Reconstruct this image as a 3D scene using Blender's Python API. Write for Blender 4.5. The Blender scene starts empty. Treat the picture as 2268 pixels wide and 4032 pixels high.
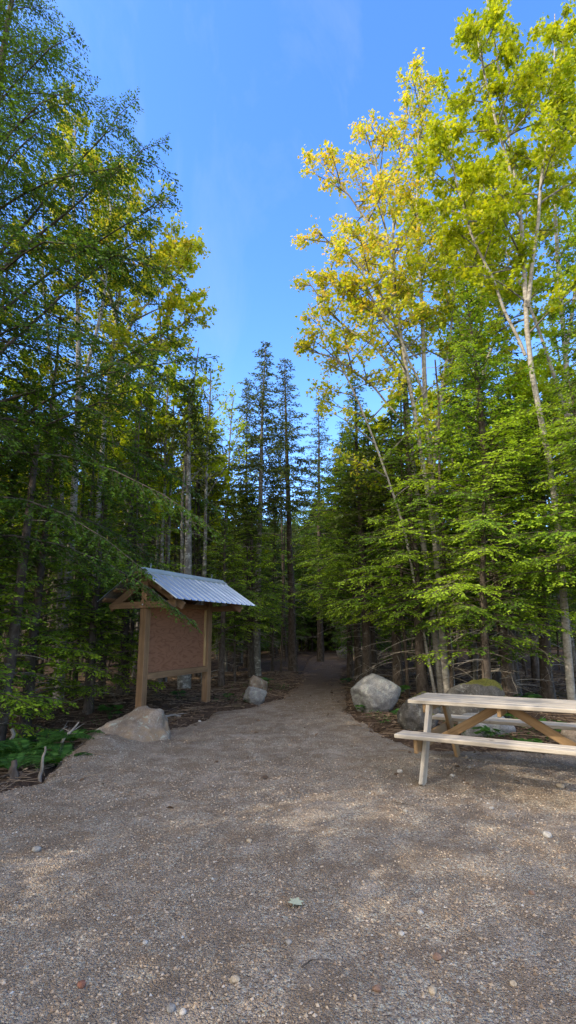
import bpy, math, random
import numpy as np
from mathutils import Vector, Matrix, noise as mnoise

SC = bpy.context.scene
COL = SC.collection
PI = math.pi

# ----------------------------------------------------------------- camera
F, TH, ROLL, CH = 1974.0, 0.237, 0.0124, 1.463          # focal length (px of a 4032 px tall frame), pitch, roll, eye height
def ray(px, py):                                          # viewing direction through a point of a 1449 x 2576 frame
    k = 2268 / 1449
    u, v = (px * k - 1134) / F, (2016 - py * k) / F
    c, s = math.cos(-ROLL), math.sin(-ROLL)
    u, v = u * c - v * s, u * s + v * c
    return np.array([u, math.cos(TH) - v * math.sin(TH), math.sin(TH) + v * math.cos(TH)])
def A(px, py, Y):                                         # the point at depth Y
    d = ray(px, py); return np.array([0, 0, CH]) + d * (Y / d[1])
def G(px, py, z=0.0):                                     # the point on the level z
    d = ray(px, py); return np.array([0, 0, CH]) + d * ((z - CH) / d[2])

cam = bpy.data.cameras.new('camera')
co = bpy.data.objects.new('camera', cam); COL.objects.link(co)
cam.sensor_fit = 'VERTICAL'; cam.sensor_height = 24; cam.lens = 24 * F / 4032
cam.clip_start = 0.05; cam.clip_end = 2000
R_, U_, B_ = Vector((1, 0, 0)), Vector((0, -math.sin(TH), math.cos(TH))), Vector((0, -math.cos(TH), -math.sin(TH)))
c_, s_ = math.cos(ROLL), math.sin(ROLL)
Rc, Uc = R_ * c_ - U_ * s_, R_ * s_ + U_ * c_
co.matrix_world = Matrix(((Rc.x, Uc.x, B_.x, 0), (Rc.y, Uc.y, B_.y, 0), (Rc.z, Uc.z, B_.z, CH), (0, 0, 0, 1)))
SC.camera = co

# ----------------------------------------------------------------- light
SUN_AZ, SUN_EL = math.radians(-120), math.radians(37)     # azimuth from +Y towards +X
sd = Vector((math.sin(SUN_AZ) * math.cos(SUN_EL), math.cos(SUN_AZ) * math.cos(SUN_EL), math.sin(SUN_EL)))
sl = bpy.data.lights.new('sun', 'SUN'); sl.energy = 5.0; sl.angle = math.radians(0.5); sl.color = (1.0, 0.88, 0.68)
so = bpy.data.objects.new('sun', sl); COL.objects.link(so); so.location = (-20, 5, 20)
so.rotation_euler = sd.to_track_quat('Z', 'Y').to_euler()

W = bpy.data.worlds.new('World'); SC.world = W; W.use_nodes = True
nt = W.node_tree; nt.nodes.clear()
def nn(t, typ, **kw):
    n = t.nodes.new(typ)
    for k, v in kw.items():
        if k.startswith('i_'):
            n.inputs[k[2:].replace('_', ' ')].default_value = v
        else: setattr(n, k, v)
    return n
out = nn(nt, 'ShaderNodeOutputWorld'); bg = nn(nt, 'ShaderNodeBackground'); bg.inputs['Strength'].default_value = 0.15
sky = nn(nt, 'ShaderNodeTexSky'); sky.sky_type = 'NISHITA'; sky.sun_disc = False
sky.sun_elevation = SUN_EL; sky.sun_rotation = SUN_AZ; sky.air_density = 1.0; sky.dust_density = 0.6; sky.ozone_density = 1.6
tc = nn(nt, 'ShaderNodeTexCoord'); mp = nn(nt, 'ShaderNodeMapping'); mp.inputs['Scale'].default_value = (1.6, 1.0, 0.55); mp.inputs['Rotation'].default_value = (0.2, 0.5, 0.3)
nz = nn(nt, 'ShaderNodeTexNoise'); nz.inputs['Scale'].default_value = 3.0; nz.inputs['Detail'].default_value = 8; nz.inputs['Roughness'].default_value = 0.62; nz.inputs['Distortion'].default_value = 0.7
rp = nn(nt, 'ShaderNodeValToRGB'); rp.color_ramp.elements[0].position = 0.52; rp.color_ramp.elements[1].position = 0.92; rp.color_ramp.elements[1].color = (0.22, 0.22, 0.22, 1)
hs = nn(nt, 'ShaderNodeHueSaturation'); hs.inputs['Saturation'].default_value = 1.3; hs.inputs['Value'].default_value = 3.7; hs.inputs['Hue'].default_value = 0.512
mx = nn(nt, 'ShaderNodeMix'); mx.data_type = 'RGBA'; mx.inputs[7].default_value = (6.0, 6.6, 7.4, 1)
L = nt.links.new
L(tc.outputs['Generated'], mp.inputs['Vector']); L(mp.outputs[0], nz.inputs['Vector']); L(nz.outputs['Fac'], rp.inputs[0])
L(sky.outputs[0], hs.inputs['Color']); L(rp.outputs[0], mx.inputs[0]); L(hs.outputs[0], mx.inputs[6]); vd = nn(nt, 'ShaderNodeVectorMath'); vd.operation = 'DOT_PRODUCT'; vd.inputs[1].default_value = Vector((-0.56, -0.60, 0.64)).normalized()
fill_ = nn(nt, 'ShaderNodeMapRange'); fill_.interpolation_type = 'SMOOTHSTEP'; fill_.inputs[1].default_value = 0.36; fill_.inputs[2].default_value = 0.88
mh = nn(nt, 'ShaderNodeMix'); mh.data_type = 'RGBA'; mh.inputs[7].default_value = (18.0, 16.6, 14.6, 1)     # bright patch added to the unseen sky behind the viewer as fill light
L(tc.outputs['Generated'], vd.inputs[0]); L(vd.outputs['Value'], fill_.inputs[0]); L(fill_.outputs[0], mh.inputs[0]); L(mx.outputs[2], mh.inputs[6]); L(mh.outputs[2], bg.inputs['Color']); L(bg.outputs[0], out.inputs[0])

SC.view_settings.view_transform = 'Standard'; SC.view_settings.look = 'None'; SC.view_settings.exposure = 0; SC.view_settings.gamma = 1
SC.render.engine = 'CYCLES'
cy = SC.cycles
cy.max_bounces = 8; cy.diffuse_bounces = 5; cy.glossy_bounces = 2; cy.transmission_bounces = 5; cy.transparent_max_bounces = 4
cy.sample_clamp_indirect = 5.0; cy.use_adaptive_sampling = True; cy.adaptive_threshold = 0.02
cy.caustics_reflective = False; cy.caustics_refractive = False
try:
    cy.use_denoising = True; cy.denoiser = 'OPENIMAGEDENOISE'; cy.denoising_input_passes = 'RGB_ALBEDO_NORMAL'
except Exception: pass

# ----------------------------------------------------------------- materials
M = {}
def mat(name):
    m = bpy.data.materials.new(name); m.use_nodes = True
    t = m.node_tree; t.nodes.clear(); M[name] = m
    o = t.nodes.new('ShaderNodeOutputMaterial')
    return m, t, o
def ramp(t, fac, stops):
    r = t.nodes.new('ShaderNodeValToRGB'); e = r.color_ramp.elements
    while len(e) < len(stops): e.new(0.5)
    for i, (p, c) in enumerate(stops):
        e[i].position = p; e[i].color = (*c, 1) if len(c) == 3 else c
    t.links.new(fac, r.inputs[0]); return r.outputs[0]
def noise(t, vec, scale, detail=4, rough=0.55, dist=0.0):
    n = t.nodes.new('ShaderNodeTexNoise'); n.inputs['Scale'].default_value = scale; n.inputs['Detail'].default_value = detail
    n.inputs['Roughness'].default_value = rough; n.inputs['Distortion'].default_value = dist
    if vec is not None: t.links.new(vec, n.inputs['Vector'])
    return n
def mapping(t, vec, scale=(1, 1, 1), rot=(0, 0, 0)):
    n = t.nodes.new('ShaderNodeMapping'); n.inputs['Scale'].default_value = scale; n.inputs['Rotation'].default_value = rot
    t.links.new(vec, n.inputs['Vector']); return n.outputs[0]
def mixc(t, fac, a, b, mode='MIX'):
    n = t.nodes.new('ShaderNodeMix'); n.data_type = 'RGBA'; n.blend_type = mode
    for s, v in ((0, fac), (6, a), (7, b)):
        if isinstance(v, (int, float)): n.inputs[s].default_value = v
        elif isinstance(v, tuple): n.inputs[s].default_value = (*v, 1)
        else: t.links.new(v, n.inputs[s])
    return n.outputs[2]
def math_(t, op, a, b=0.0):
    n = t.nodes.new('ShaderNodeMath'); n.operation = op
    for i, v in enumerate((a, b)):
        if isinstance(v, (int, float)): n.inputs[i].default_value = v
        else: t.links.new(v, n.inputs[i])
    return n.outputs[0]
def bump(t, h, strength, dist):
    n = t.nodes.new('ShaderNodeBump'); n.inputs['Strength'].default_value = strength; n.inputs['Distance'].default_value = dist
    t.links.new(h, n.inputs['Height']); return n.outputs[0]
def bsdf(t, o, col, rough=0.8, spec=0.3, nrm=None, metal=0.0):
    b = t.nodes.new('ShaderNodeBsdfPrincipled')
    if isinstance(col, tuple): b.inputs['Base Color'].default_value = (*col, 1)
    else: t.links.new(col, b.inputs['Base Color'])
    if isinstance(rough, (int, float)): b.inputs['Roughness'].default_value = rough
    else: t.links.new(rough, b.inputs['Roughness'])
    b.inputs['Specular IOR Level'].default_value = spec; b.inputs['Metallic'].default_value = metal
    if nrm is not None: t.links.new(nrm, b.inputs['Normal'])
    if o is not None: t.links.new(b.outputs[0], o.inputs[0])
    return b
def coords(t, which='Object'):
    return t.nodes.new('ShaderNodeTexCoord').outputs[which]
def objrand(t): return t.nodes.new('ShaderNodeObjectInfo').outputs['Random']

def leaf_mat(name, stops, trans_mul=(1.25, 1.15, 0.5), trans=0.42, var=0.35, rough=0.5):
    m, t, o = mat(name)
    a = t.nodes.new('ShaderNodeAttribute'); a.attribute_name = 'tint'
    c = ramp(t, a.outputs['Fac'], stops)
    h = t.nodes.new('ShaderNodeHueSaturation')
    v = math_(t, 'ADD', math_(t, 'MULTIPLY', objrand(t), var), 1 - var / 2)
    t.links.new(v, h.inputs['Value']); t.links.new(c, h.inputs['Color'])
    b = bsdf(t, None, h.outputs[0], rough, 0.25)
    tr = t.nodes.new('ShaderNodeBsdfTranslucent'); t.links.new(mixc(t, 1.0, h.outputs[0], trans_mul, 'MULTIPLY'), tr.inputs[0])
    mxs = t.nodes.new('ShaderNodeMixShader'); mxs.inputs[0].default_value = trans
    t.links.new(b.outputs[0], mxs.inputs[1]); t.links.new(tr.outputs[0], mxs.inputs[2]); t.links.new(mxs.outputs[0], o.inputs[0])
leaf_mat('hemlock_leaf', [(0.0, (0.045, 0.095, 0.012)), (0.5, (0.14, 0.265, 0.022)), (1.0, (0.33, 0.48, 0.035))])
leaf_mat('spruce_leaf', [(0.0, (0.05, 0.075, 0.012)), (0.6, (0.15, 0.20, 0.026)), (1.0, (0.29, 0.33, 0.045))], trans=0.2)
leaf_mat('maple_leaf', [(0.0, (0.20, 0.31, 0.02)), (0.35, (0.42, 0.48, 0.03)), (0.7, (0.66, 0.56, 0.07)), (1.0, (0.72, 0.46, 0.13))], trans_mul=(1.2, 1.1, 0.4), trans=0.5)
leaf_mat('maple_leaf_green', [(0.0, (0.17, 0.26, 0.012)), (0.5, (0.40, 0.47, 0.018)), (1.0, (0.62, 0.60, 0.04))], trans_mul=(1.2, 1.15, 0.4), trans=0.5)
leaf_mat('fern_leaf', [(0.0, (0.012, 0.045, 0.01)), (0.6, (0.05, 0.14, 0.025)), (1.0, (0.11, 0.24, 0.05))])
leaf_mat('litter', [(0.0, (0.05, 0.032, 0.022)), (0.6, (0.15, 0.098, 0.065)), (1.0, (0.32, 0.24, 0.17))], trans=0.1, rough=0.8)
leaf_mat('pale_leaf', [(0.0, (0.46, 0.50, 0.36)), (1.0, (0.5, 0.54, 0.4))], trans=0.1, rough=0.7)

def bark(name, dark, light, hi=None, scale=9, stretch=0.25, bmp=0.5, hibias=(0.52, 0.68)):
    m, t, o = mat(name)
    p = coords(t)
    n1 = noise(t, mapping(t, p, (1, 1, stretch)), scale, 6, 0.65)
    n2 = noise(t, p, 2.2, 3)
    c = ramp(t, n1.outputs['Fac'], [(0.35, dark), (0.68, light)])
    c = mixc(t, math_(t, 'MULTIPLY', n2.outputs['Fac'], 0.5), c, tuple(x * 0.55 for x in dark))
    if hi:
        n3 = noise(t, mapping(t, p, (1, 1, 1.6)), 7, 5, 0.7)
        c = mixc(t, ramp(t, n3.outputs['Fac'], [(hibias[0], (0, 0, 0)), (hibias[1], (1, 1, 1))]), c, hi)
    bsdf(t, o, c, 0.9, 0.15, bump(t, n1.outputs['Fac'], bmp, 0.03))
bark('spruce_bark', (0.05, 0.038, 0.03), (0.15, 0.12, 0.10), (0.22, 0.22, 0.2), scale=14, stretch=0.5, hibias=(0.58, 0.75))
bark('grey_bark', (0.10, 0.09, 0.08), (0.30, 0.28, 0.25), (0.5, 0.49, 0.45), scale=10, stretch=0.6)
bark('birch_bark', (0.26, 0.235, 0.205), (0.58, 0.545, 0.50), (0.09, 0.07, 0.06), scale=8, stretch=1.8, hibias=(0.60, 0.66))
bark('twig_bark', (0.05, 0.04, 0.032), (0.17, 0.14, 0.115), scale=20)
bark('dead_twig', (0.20, 0.17, 0.14), (0.42, 0.37, 0.31), scale=20)
bark('pale_deadwood', (0.28, 0.25, 0.22), (0.52, 0.49, 0.45), scale=14, stretch=0.15)

# gravel: grains at three scales, damp and dusty patches
m, t, o = mat('gravel')
p = coords(t)
pd = mixc(t, 0.02, p, noise(t, p, 30, 2).outputs['Color'])
v1 = t.nodes.new('ShaderNodeTexVoronoi'); v1.inputs['Scale'].default_value = 120; t.links.new(pd, v1.inputs['Vector'])
v2 = t.nodes.new('ShaderNodeTexVoronoi'); v2.inputs['Scale'].default_value = 62; t.links.new(pd, v2.inputs['Vector'])
g1 = t.nodes.new('ShaderNodeSeparateColor'); t.links.new(v1.outputs['Color'], g1.inputs[0])
g2 = t.nodes.new('ShaderNodeSeparateColor'); t.links.new(v2.outputs['Color'], g2.inputs[0])
stops = [(0.0, (0.112, 0.083, 0.065)), (0.25, (0.259, 0.200, 0.157)), (0.55, (0.370, 0.303, 0.241)), (0.8, (0.470, 0.401, 0.337)), (0.97, (0.602, 0.630, 0.552))]
ca, cb = ramp(t, g1.outputs[0], stops), ramp(t, g2.outputs[1], stops)
c = mixc(t, 0.4, ca, cb)
c = mixc(t, math_(t, 'MULTIPLY', ramp(t, noise(t, p, 160, 2).outputs['Fac'], [(0.35, (1, 1, 1)), (0.5, (0, 0, 0))]), 0.5), c, (0.051, 0.046, 0.047))
nb = noise(t, p, 0.75, 5, 0.6, 0.4); nm = noise(t, p, 3.2, 5, 0.65, 0.6)
dirt = ramp(t, nb.outputs['Fac'], [(0.40, (0, 0, 0)), (0.62, (1, 1, 1))])
dirt2 = ramp(t, nm.outputs['Fac'], [(0.42, (0, 0, 0)), (0.60, (1, 1, 1))])
c = mixc(t, math_(t, 'MULTIPLY', dirt2, 0.75), c, (0.207, 0.152, 0.108))
c = mixc(t, math_(t, 'MULTIPLY', dirt, 0.6), c, mixc(t, 0.5, (0.185, 0.140, 0.101), c))
pale = ramp(t, noise(t, p, 1.7, 6, 0.7, 0.8).outputs['Fac'], [(0.54, (0, 0, 0)), (0.70, (1, 1, 1))])
c = mixc(t, math_(t, 'MULTIPLY', pale, 0.5), c, (0.538, 0.473, 0.421))
hgt = math_(t, 'ADD', math_(t, 'MULTIPLY', v1.outputs['Distance'], -0.7), math_(t, 'MULTIPLY', v2.outputs['Distance'], -0.8))
trk = noise(t, mapping(t, p, (2.4, 0.45, 1), (0, 0, 0.35)), 1.0, 4, 0.6, 0.5)      # faint raked and driven streaks
c = mixc(t, math_(t, 'MULTIPLY', ramp(t, trk.outputs['Fac'], [(0.50, (0, 0, 0)), (0.66, (1, 1, 1))]), 0.32), c, (0.127, 0.108, 0.093))
# forest soil brown deeper along the path, with the woods' shade painted in
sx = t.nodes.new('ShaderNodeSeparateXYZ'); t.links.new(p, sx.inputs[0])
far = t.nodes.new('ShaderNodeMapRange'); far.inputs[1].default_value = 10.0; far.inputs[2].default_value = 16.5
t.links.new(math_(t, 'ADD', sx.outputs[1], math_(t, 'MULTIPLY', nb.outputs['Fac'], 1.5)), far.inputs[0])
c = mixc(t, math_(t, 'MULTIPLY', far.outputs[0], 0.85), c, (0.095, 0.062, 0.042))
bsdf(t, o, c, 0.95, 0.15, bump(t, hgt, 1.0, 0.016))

m, t, o = mat('forest_soil')
p = coords(t)
n1 = noise(t, p, 9, 8, 0.7, 0.5); n2 = noise(t, p, 1.1, 4, 0.6); n3 = noise(t, p, 45, 3)
c = ramp(t, n1.outputs['Fac'], [(0.3, (0.032, 0.021, 0.015)), (0.55, (0.08, 0.054, 0.039)), (0.75, (0.18, 0.125, 0.09))])
c = mixc(t, math_(t, 'MULTIPLY', ramp(t, n3.outputs['Fac'], [(0.5, (0, 0, 0)), (0.7, (1, 1, 1))]), 0.5), c, (0.15, 0.105, 0.075))
c = mixc(t, math_(t, 'MULTIPLY', ramp(t, n2.outputs['Fac'], [(0.58, (0, 0, 0)), (0.72, (1, 1, 1))]), 0.6), c, (0.05, 0.06, 0.016))
bsdf(t, o, c, 0.95, 0.1, bump(t, n1.outputs['Fac'], 0.9, 0.06))

def stone(name, a, b, spot, lichen=None, moss=None, rust=None):
    m, t, o = mat(name)
    p = coords(t)
    n1 = noise(t, p, 5, 8, 0.7); n2 = noise(t, p, 55, 4, 0.6); n3 = noise(t, p, 11, 6, 0.7, 0.5)
    c = ramp(t, n1.outputs['Fac'], [(0.32, a), (0.68, b)])
    c = mixc(t, math_(t, 'MULTIPLY', ramp(t, n2.outputs['Fac'], [(0.44, (1, 1, 1)), (0.56, (0, 0, 0))]), 0.45), c, spot)
    if rust: c = mixc(t, ramp(t, noise(t, p, 3.0, 5, 0.6).outputs['Fac'], [(0.5, (0, 0, 0)), (0.68, (0.7, 0.7, 0.7))]), c, rust)
    if lichen: c = mixc(t, ramp(t, n3.outputs['Fac'], [(0.56, (0, 0, 0)), (0.64, (0.8, 0.8, 0.8))]), c, lichen)
    if moss:
        g = t.nodes.new('ShaderNodeNewGeometry'); s = t.nodes.new('ShaderNodeSeparateXYZ'); t.links.new(g.outputs['Normal'], s.inputs[0])
        px = t.nodes.new('ShaderNodeSeparateXYZ'); t.links.new(p, px.inputs[0])
        k = math_(t, 'ADD', s.outputs[2], math_(t, 'ADD', math_(t, 'MULTIPLY', n3.outputs['Fac'], 1.4), math_(t, 'MULTIPLY', px.outputs[0], 0.9)))
        mm = mixc(t, ramp(t, n2.outputs['Fac'], [(0.3, (0, 0, 0)), (0.7, (1, 1, 1))]), (0.04, 0.045, 0.008), (0.15, 0.14, 0.03))
        c = mixc(t, ramp(t, k, [(0.0, (0, 0, 0)), (1.0, (0, 0, 0))]) if False else ramp(t, math_(t, 'MULTIPLY', k, 0.5), [(0.66, (0, 0, 0)), (0.74, (1, 1, 1))]), c, mm)
    h = math_(t, 'ADD', n1.outputs['Fac'], math_(t, 'MULTIPLY', n2.outputs['Fac'], 0.35))
    bsdf(t, o, c, 0.9, 0.25, bump(t, h, 0.6, 0.03))
stone('granite', (0.17, 0.165, 0.16), (0.33, 0.325, 0.315), (0.08, 0.077, 0.074), lichen=(0.30, 0.32, 0.28))
stone('warm_granite', (0.18, 0.14, 0.11), (0.32, 0.265, 0.22), (0.12, 0.095, 0.07), lichen=(0.33, 0.36, 0.31), rust=(0.25, 0.165, 0.09))
stone('mossy_granite', (0.045, 0.042, 0.038), (0.135, 0.127, 0.12), (0.03, 0.026, 0.022), lichen=(0.20, 0.20, 0.185), moss=True)
stone('pale_granite', (0.32, 0.31, 0.30), (0.50, 0.48, 0.46), (0.20, 0.18, 0.17))
m, t, o = mat('pebble')
a = t.nodes.new('ShaderNodeAttribute'); a.attribute_name = 'tint'
c = ramp(t, a.outputs['Fac'], [(0.0, (0.102, 0.066, 0.048)), (0.3, (0.253, 0.183, 0.132)), (0.6, (0.363, 0.286, 0.214)), (0.85, (0.466, 0.387, 0.312)), (1.0, (0.391, 0.396, 0.400))])
bsdf(t, o, c, 0.85, 0.25)
def plainstone(name, col):
    m, t, o = mat(name)
    n = noise(t, coords(t), 40, 5, 0.7)
    c = ramp(t, n.outputs['Fac'], [(0.3, tuple(x * 0.6 for x in col)), (0.7, tuple(min(1, x * 1.25) for x in col))])
    bsdf(t, o, c, 0.85, 0.25, bump(t, n.outputs['Fac'], 0.4, 0.01))
for n_, c_ in (('red_stone', (0.22, 0.10, 0.07)), ('tan_stone', (0.42, 0.34, 0.25)), ('brown_stone', (0.24, 0.15, 0.11)), ('blue_stone', (0.25, 0.235, 0.22)), ('white_stone', (0.42, 0.39, 0.36))): plainstone(n_, c_)

def wood(name, dark, light, axis=2, scale=1.0, knots=0.5, rough=0.75, bmp=0.25):
    m, t, o = mat(name)
    p = coords(t)
    v = t.nodes.new('ShaderNodeVectorMath'); v.operation = 'ADD'; t.links.new(p, v.inputs[0])
    rv = t.nodes.new('ShaderNodeCombineXYZ'); r = math_(t, 'MULTIPLY', objrand(t), 37.0)
    for i in range(3): t.links.new(r, rv.inputs[i])
    t.links.new(rv.outputs[0], v.inputs[1])
    sc = [26 * scale] * 3; sc[axis] = 1.3 * scale
    n1 = noise(t, mapping(t, v.outputs[0], tuple(sc)), 1.0, 6, 0.6, 0.6)
    sc2 = [9] * 3; sc2[axis] = 5
    n2 = noise(t, mapping(t, v.outputs[0], tuple(sc2)), 1.0, 3, 0.5)
    n4 = noise(t, v.outputs[0], 2.3, 4, 0.6)
    c = ramp(t, n1.outputs['Fac'], [(0.3, dark), (0.7, light)])
    c = mixc(t, ramp(t, n4.outputs['Fac'], [(0.35, (0, 0, 0)), (0.75, (0.55, 0.55, 0.55))]), c, tuple(x * 0.6 for x in dark))
    k = ramp(t, n2.outputs['Fac'], [(0.70, (0, 0, 0)), (0.74, (1, 1, 1))])
    c = mixc(t, math_(t, 'MULTIPLY', k, knots), c, tuple(x * 0.35 for x in dark))
    bsdf(t, o, c, rough, 0.25, bump(t, n1.outputs['Fac'], bmp, 0.01))
for ax, nm_ in ((0, 'x'), (1, 'y'), (2, 'z')):
    wood('kiosk_wood_' + nm_, (0.16, 0.095, 0.052), (0.31, 0.19, 0.105), ax)
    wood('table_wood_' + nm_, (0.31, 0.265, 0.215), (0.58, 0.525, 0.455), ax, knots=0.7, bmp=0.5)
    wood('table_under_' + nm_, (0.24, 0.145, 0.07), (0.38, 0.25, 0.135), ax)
wood('cleat_wood', (0.42, 0.27, 0.12), (0.62, 0.44, 0.22), 2)

m, t, o = mat('plywood')
p = coords(t)
nw = noise(t, mapping(t, p, (1.1, 1, 3.2)), 1.6, 2, 0.45, 0.5)
wv = t.nodes.new('ShaderNodeMath'); wv.operation = 'PINGPONG'; t.links.new(math_(t, 'MULTIPLY', nw.outputs['Fac'], 17.0), wv.inputs[0]); wv.inputs[1].default_value = 1.0
fine = noise(t, mapping(t, p, (4, 4, 90)), 1, 4, 0.6)
blot = noise(t, p, 2.0, 4, 0.6)
c = ramp(t, wv.outputs[0], [(0.0, (0.145, 0.062, 0.035)), (0.3, (0.25, 0.12, 0.068)), (1.0, (0.285, 0.14, 0.082))])
c = mixc(t, 0.25, c, ramp(t, fine.outputs['Fac'], [(0.35, (0.17, 0.075, 0.042)), (0.65, (0.40, 0.20, 0.12))]))
c = mixc(t, math_(t, 'MULTIPLY', blot.outputs['Fac'], 0.45), c, (0.21, 0.09, 0.05))
bsdf(t, o, c, 0.75, 0.2, bump(t, fine.outputs['Fac'], 0.1, 0.003))

m, t, o = mat('galvanised_metal')
p = coords(t)
n1 = noise(t, p, 3, 5, 0.6); n2 = noise(t, p, 60, 3)
c = ramp(t, n1.outputs['Fac'], [(0.3, (0.37, 0.46, 0.60)), (0.7, (0.46, 0.55, 0.69))])
r = t.nodes.new('ShaderNodeMapRange'); r.inputs[3].default_value = 0.26; r.inputs[4].default_value = 0.42; t.links.new(n2.outputs['Fac'], r.inputs[0])
bsdf(t, o, c, r.outputs[0], 0.5, None, 0.88)
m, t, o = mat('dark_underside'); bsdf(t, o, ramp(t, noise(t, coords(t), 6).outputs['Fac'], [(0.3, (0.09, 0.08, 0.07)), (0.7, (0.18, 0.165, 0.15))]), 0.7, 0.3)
m, t, o = mat('ridge_metal')
c = ramp(t, noise(t, coords(t), 4, 5).outputs['Fac'], [(0.3, (0.36, 0.42, 0.42)), (0.7, (0.46, 0.52, 0.52))]); bsdf(t, o, c, 0.45, 0.5, None, 0.4)

# ----------------------------------------------------------------- mesh helpers
class MB:
    """collects vertices, faces and a per-face tint, builds one mesh"""
    def __init__(s): s.v = []; s.f = []; s.t = []; s.n = 0; s.mi = []
    def add(s, verts, faces, tint=0.5, mi=0):
        verts = np.asarray(verts, dtype=np.float64).reshape(-1, 3); faces = np.asarray(faces, dtype=np.int64)
        if len(faces) == 0: return
        s.v.append(verts); s.f.append(faces + s.n); s.n += len(verts)
        s.t.append(np.broadcast_to(np.asarray(tint, dtype=np.float32), (len(faces),)).copy()); s.mi.append(np.full(len(faces), mi, dtype=np.int32))
    def build(s, name, mats, smooth=False):
        me = bpy.data.meshes.new(name)
        V = np.concatenate(s.v); loops = np.concatenate([f.ravel() for f in s.f]); tot = np.concatenate([np.full(len(f), f.shape[1]) for f in s.f])
        st = np.concatenate(([0], np.cumsum(tot)[:-1]))
        me.vertices.add(len(V)); me.vertices.foreach_set('co', V.astype(np.float32).ravel())
        me.loops.add(len(loops)); me.loops.foreach_set('vertex_index', loops.astype(np.int32))
        me.polygons.add(len(tot)); me.polygons.foreach_set('loop_start', st.astype(np.int32)); me.polygons.foreach_set('loop_total', tot.astype(np.int32))
        me.polygons.foreach_set('material_index', np.concatenate(s.mi))
        me.polygons.foreach_set('use_smooth', np.full(len(tot), smooth))
        a = me.attributes.new('tint', 'FLOAT', 'FACE'); a.data.foreach_set('value', np.concatenate(s.t))
        me.update(calc_edges=True)
        for m_ in (mats if isinstance(mats, (list, tuple)) else [mats]): me.materials.append(M[m_])
        return me
def link(name, me, parent=None):
    o = bpy.data.objects.new(name, me); COL.objects.link(o)
    if parent is not None: o.parent = parent
    return o
def tag(o, label=None, cat=None, group=None, kind=None):
    if label: o['label'] = label
    if cat: o['category'] = cat
    if group: o['group'] = group
    if kind: o['kind'] = kind
    return o
def empty(name, loc=(0, 0, 0), rz=0.0):
    o = bpy.data.objects.new(name, None); COL.objects.link(o); o.empty_display_size = 0.2
    o.location = [float(x) for x in loc]; o.rotation_euler = (0, 0, rz); return o
def dup(src, loc, rz=0, sc=(1, 1, 1), label=None, group=None, tilt=(0, 0)):
    r = src.copy(); COL.objects.link(r); r.location = [float(x) for x in loc]; r.rotation_euler = (tilt[0], tilt[1], rz); r.scale = sc
    if label: r['label'] = label
    if group: r['group'] = group
    elif 'group' in r: del r['group']
    for ch in list(src.children):
        c = ch.copy(); COL.objects.link(c); c.parent = r
        for g in list(ch.children):
            d = g.copy(); COL.objects.link(d); d.parent = c
    return r
def unit(a): return a / np.maximum(np.linalg.norm(a, axis=-1, keepdims=True), 1e-9)

def tube(mb, pts, rad, sides=6, tint=0.5, cap=True, mi=0):
    pts = np.asarray(pts, float); n = len(pts); rad = np.broadcast_to(np.asarray(rad, float), (n,))
    tg = np.empty_like(pts); tg[1:-1] = pts[2:] - pts[:-2]; tg[0] = pts[1] - pts[0]; tg[-1] = pts[-1] - pts[-2]; tg = unit(tg)
    ref = np.array([0, 0, 1.0]) if abs(tg[:, 2]).mean() < 0.8 else np.array([1.0, 0, 0])
    x = unit(np.cross(tg, ref)); y = np.cross(tg, x)
    a = np.linspace(0, 2 * PI, sides, endpoint=False)
    V = pts[:, None, :] + rad[:, None, None] * (np.cos(a)[None, :, None] * x[:, None, :] + np.sin(a)[None, :, None] * y[:, None, :])
    i = np.arange(n - 1)[:, None] * sides; j = np.arange(sides)[None, :]; k = (j + 1) % sides
    f = np.stack([i + j, i + k, i + sides + k, i + sides + j], -1).reshape(-1, 4)
    mb.add(V.reshape(-1, 3), f, tint, mi)
    if cap: mb.add(V[-1], np.arange(sides)[None, :], tint, mi); mb.add(V[0], np.arange(sides)[None, ::-1], tint, mi)
def sticks(mb, p0, p1, r0, r1, tint=0.5):
    """many straight three-sided twigs at once"""
    if len(p0) == 0: return
    d = unit(p1 - p0); ref = np.where(np.abs(d[:, 2:3]) < 0.9, np.array([[0, 0, 1.0]]), np.array([[1.0, 0, 0]]))
    x = unit(np.cross(d, ref)); y = np.cross(d, x); a = np.array([0, 2.094, 4.189])
    ring = np.cos(a)[None, :, None] * x[:, None, :] + np.sin(a)[None, :, None] * y[:, None, :]
    r0 = np.broadcast_to(r0, (len(p0),)); r1 = np.broadcast_to(r1, (len(p0),))
    V = np.concatenate([p0[:, None, :] + ring * r0[:, None, None], p1[:, None, :] + ring * r1[:, None, None]], 1)
    f = np.array([[0, 1, 4, 3], [1, 2, 5, 4], [2, 0, 3, 5]])
    mb.add(V.reshape(-1, 3), (np.arange(len(p0))[:, None, None] * 6 + f[None]).reshape(-1, 4), tint)
def leaves(mb, tmpl, face, pos, dirv, nrm, size, tint):
    if len(pos) == 0: return
    d = unit(dirv); z = unit(nrm - (nrm * d).sum(-1, keepdims=True) * d); x = np.cross(d, z)
    size = np.broadcast_to(size, (len(pos),))
    V = pos[:, None, :] + size[:, None, None] * (tmpl[None, :, 0:1] * x[:, None, :] + tmpl[None, :, 1:2] * d[:, None, :] + tmpl[None, :, 2:3] * z[:, None, :])
    k = len(tmpl); base = np.arange(len(pos)) * k
    for f in face:
        mb.add(V.reshape(-1, 3) if f is face[0] else np.zeros((0, 3)), (base[:, None] + np.array(f)[None, :]) - (0 if f is face[0] else len(pos) * k), tint)
KITE = np.array([[0, 0, 0], [0.25, 0.50, 0.04], [0, 1, -0.06], [-0.25, 0.50, 0.04]]); KITE_F = [(0, 1, 2, 3)]
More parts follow.
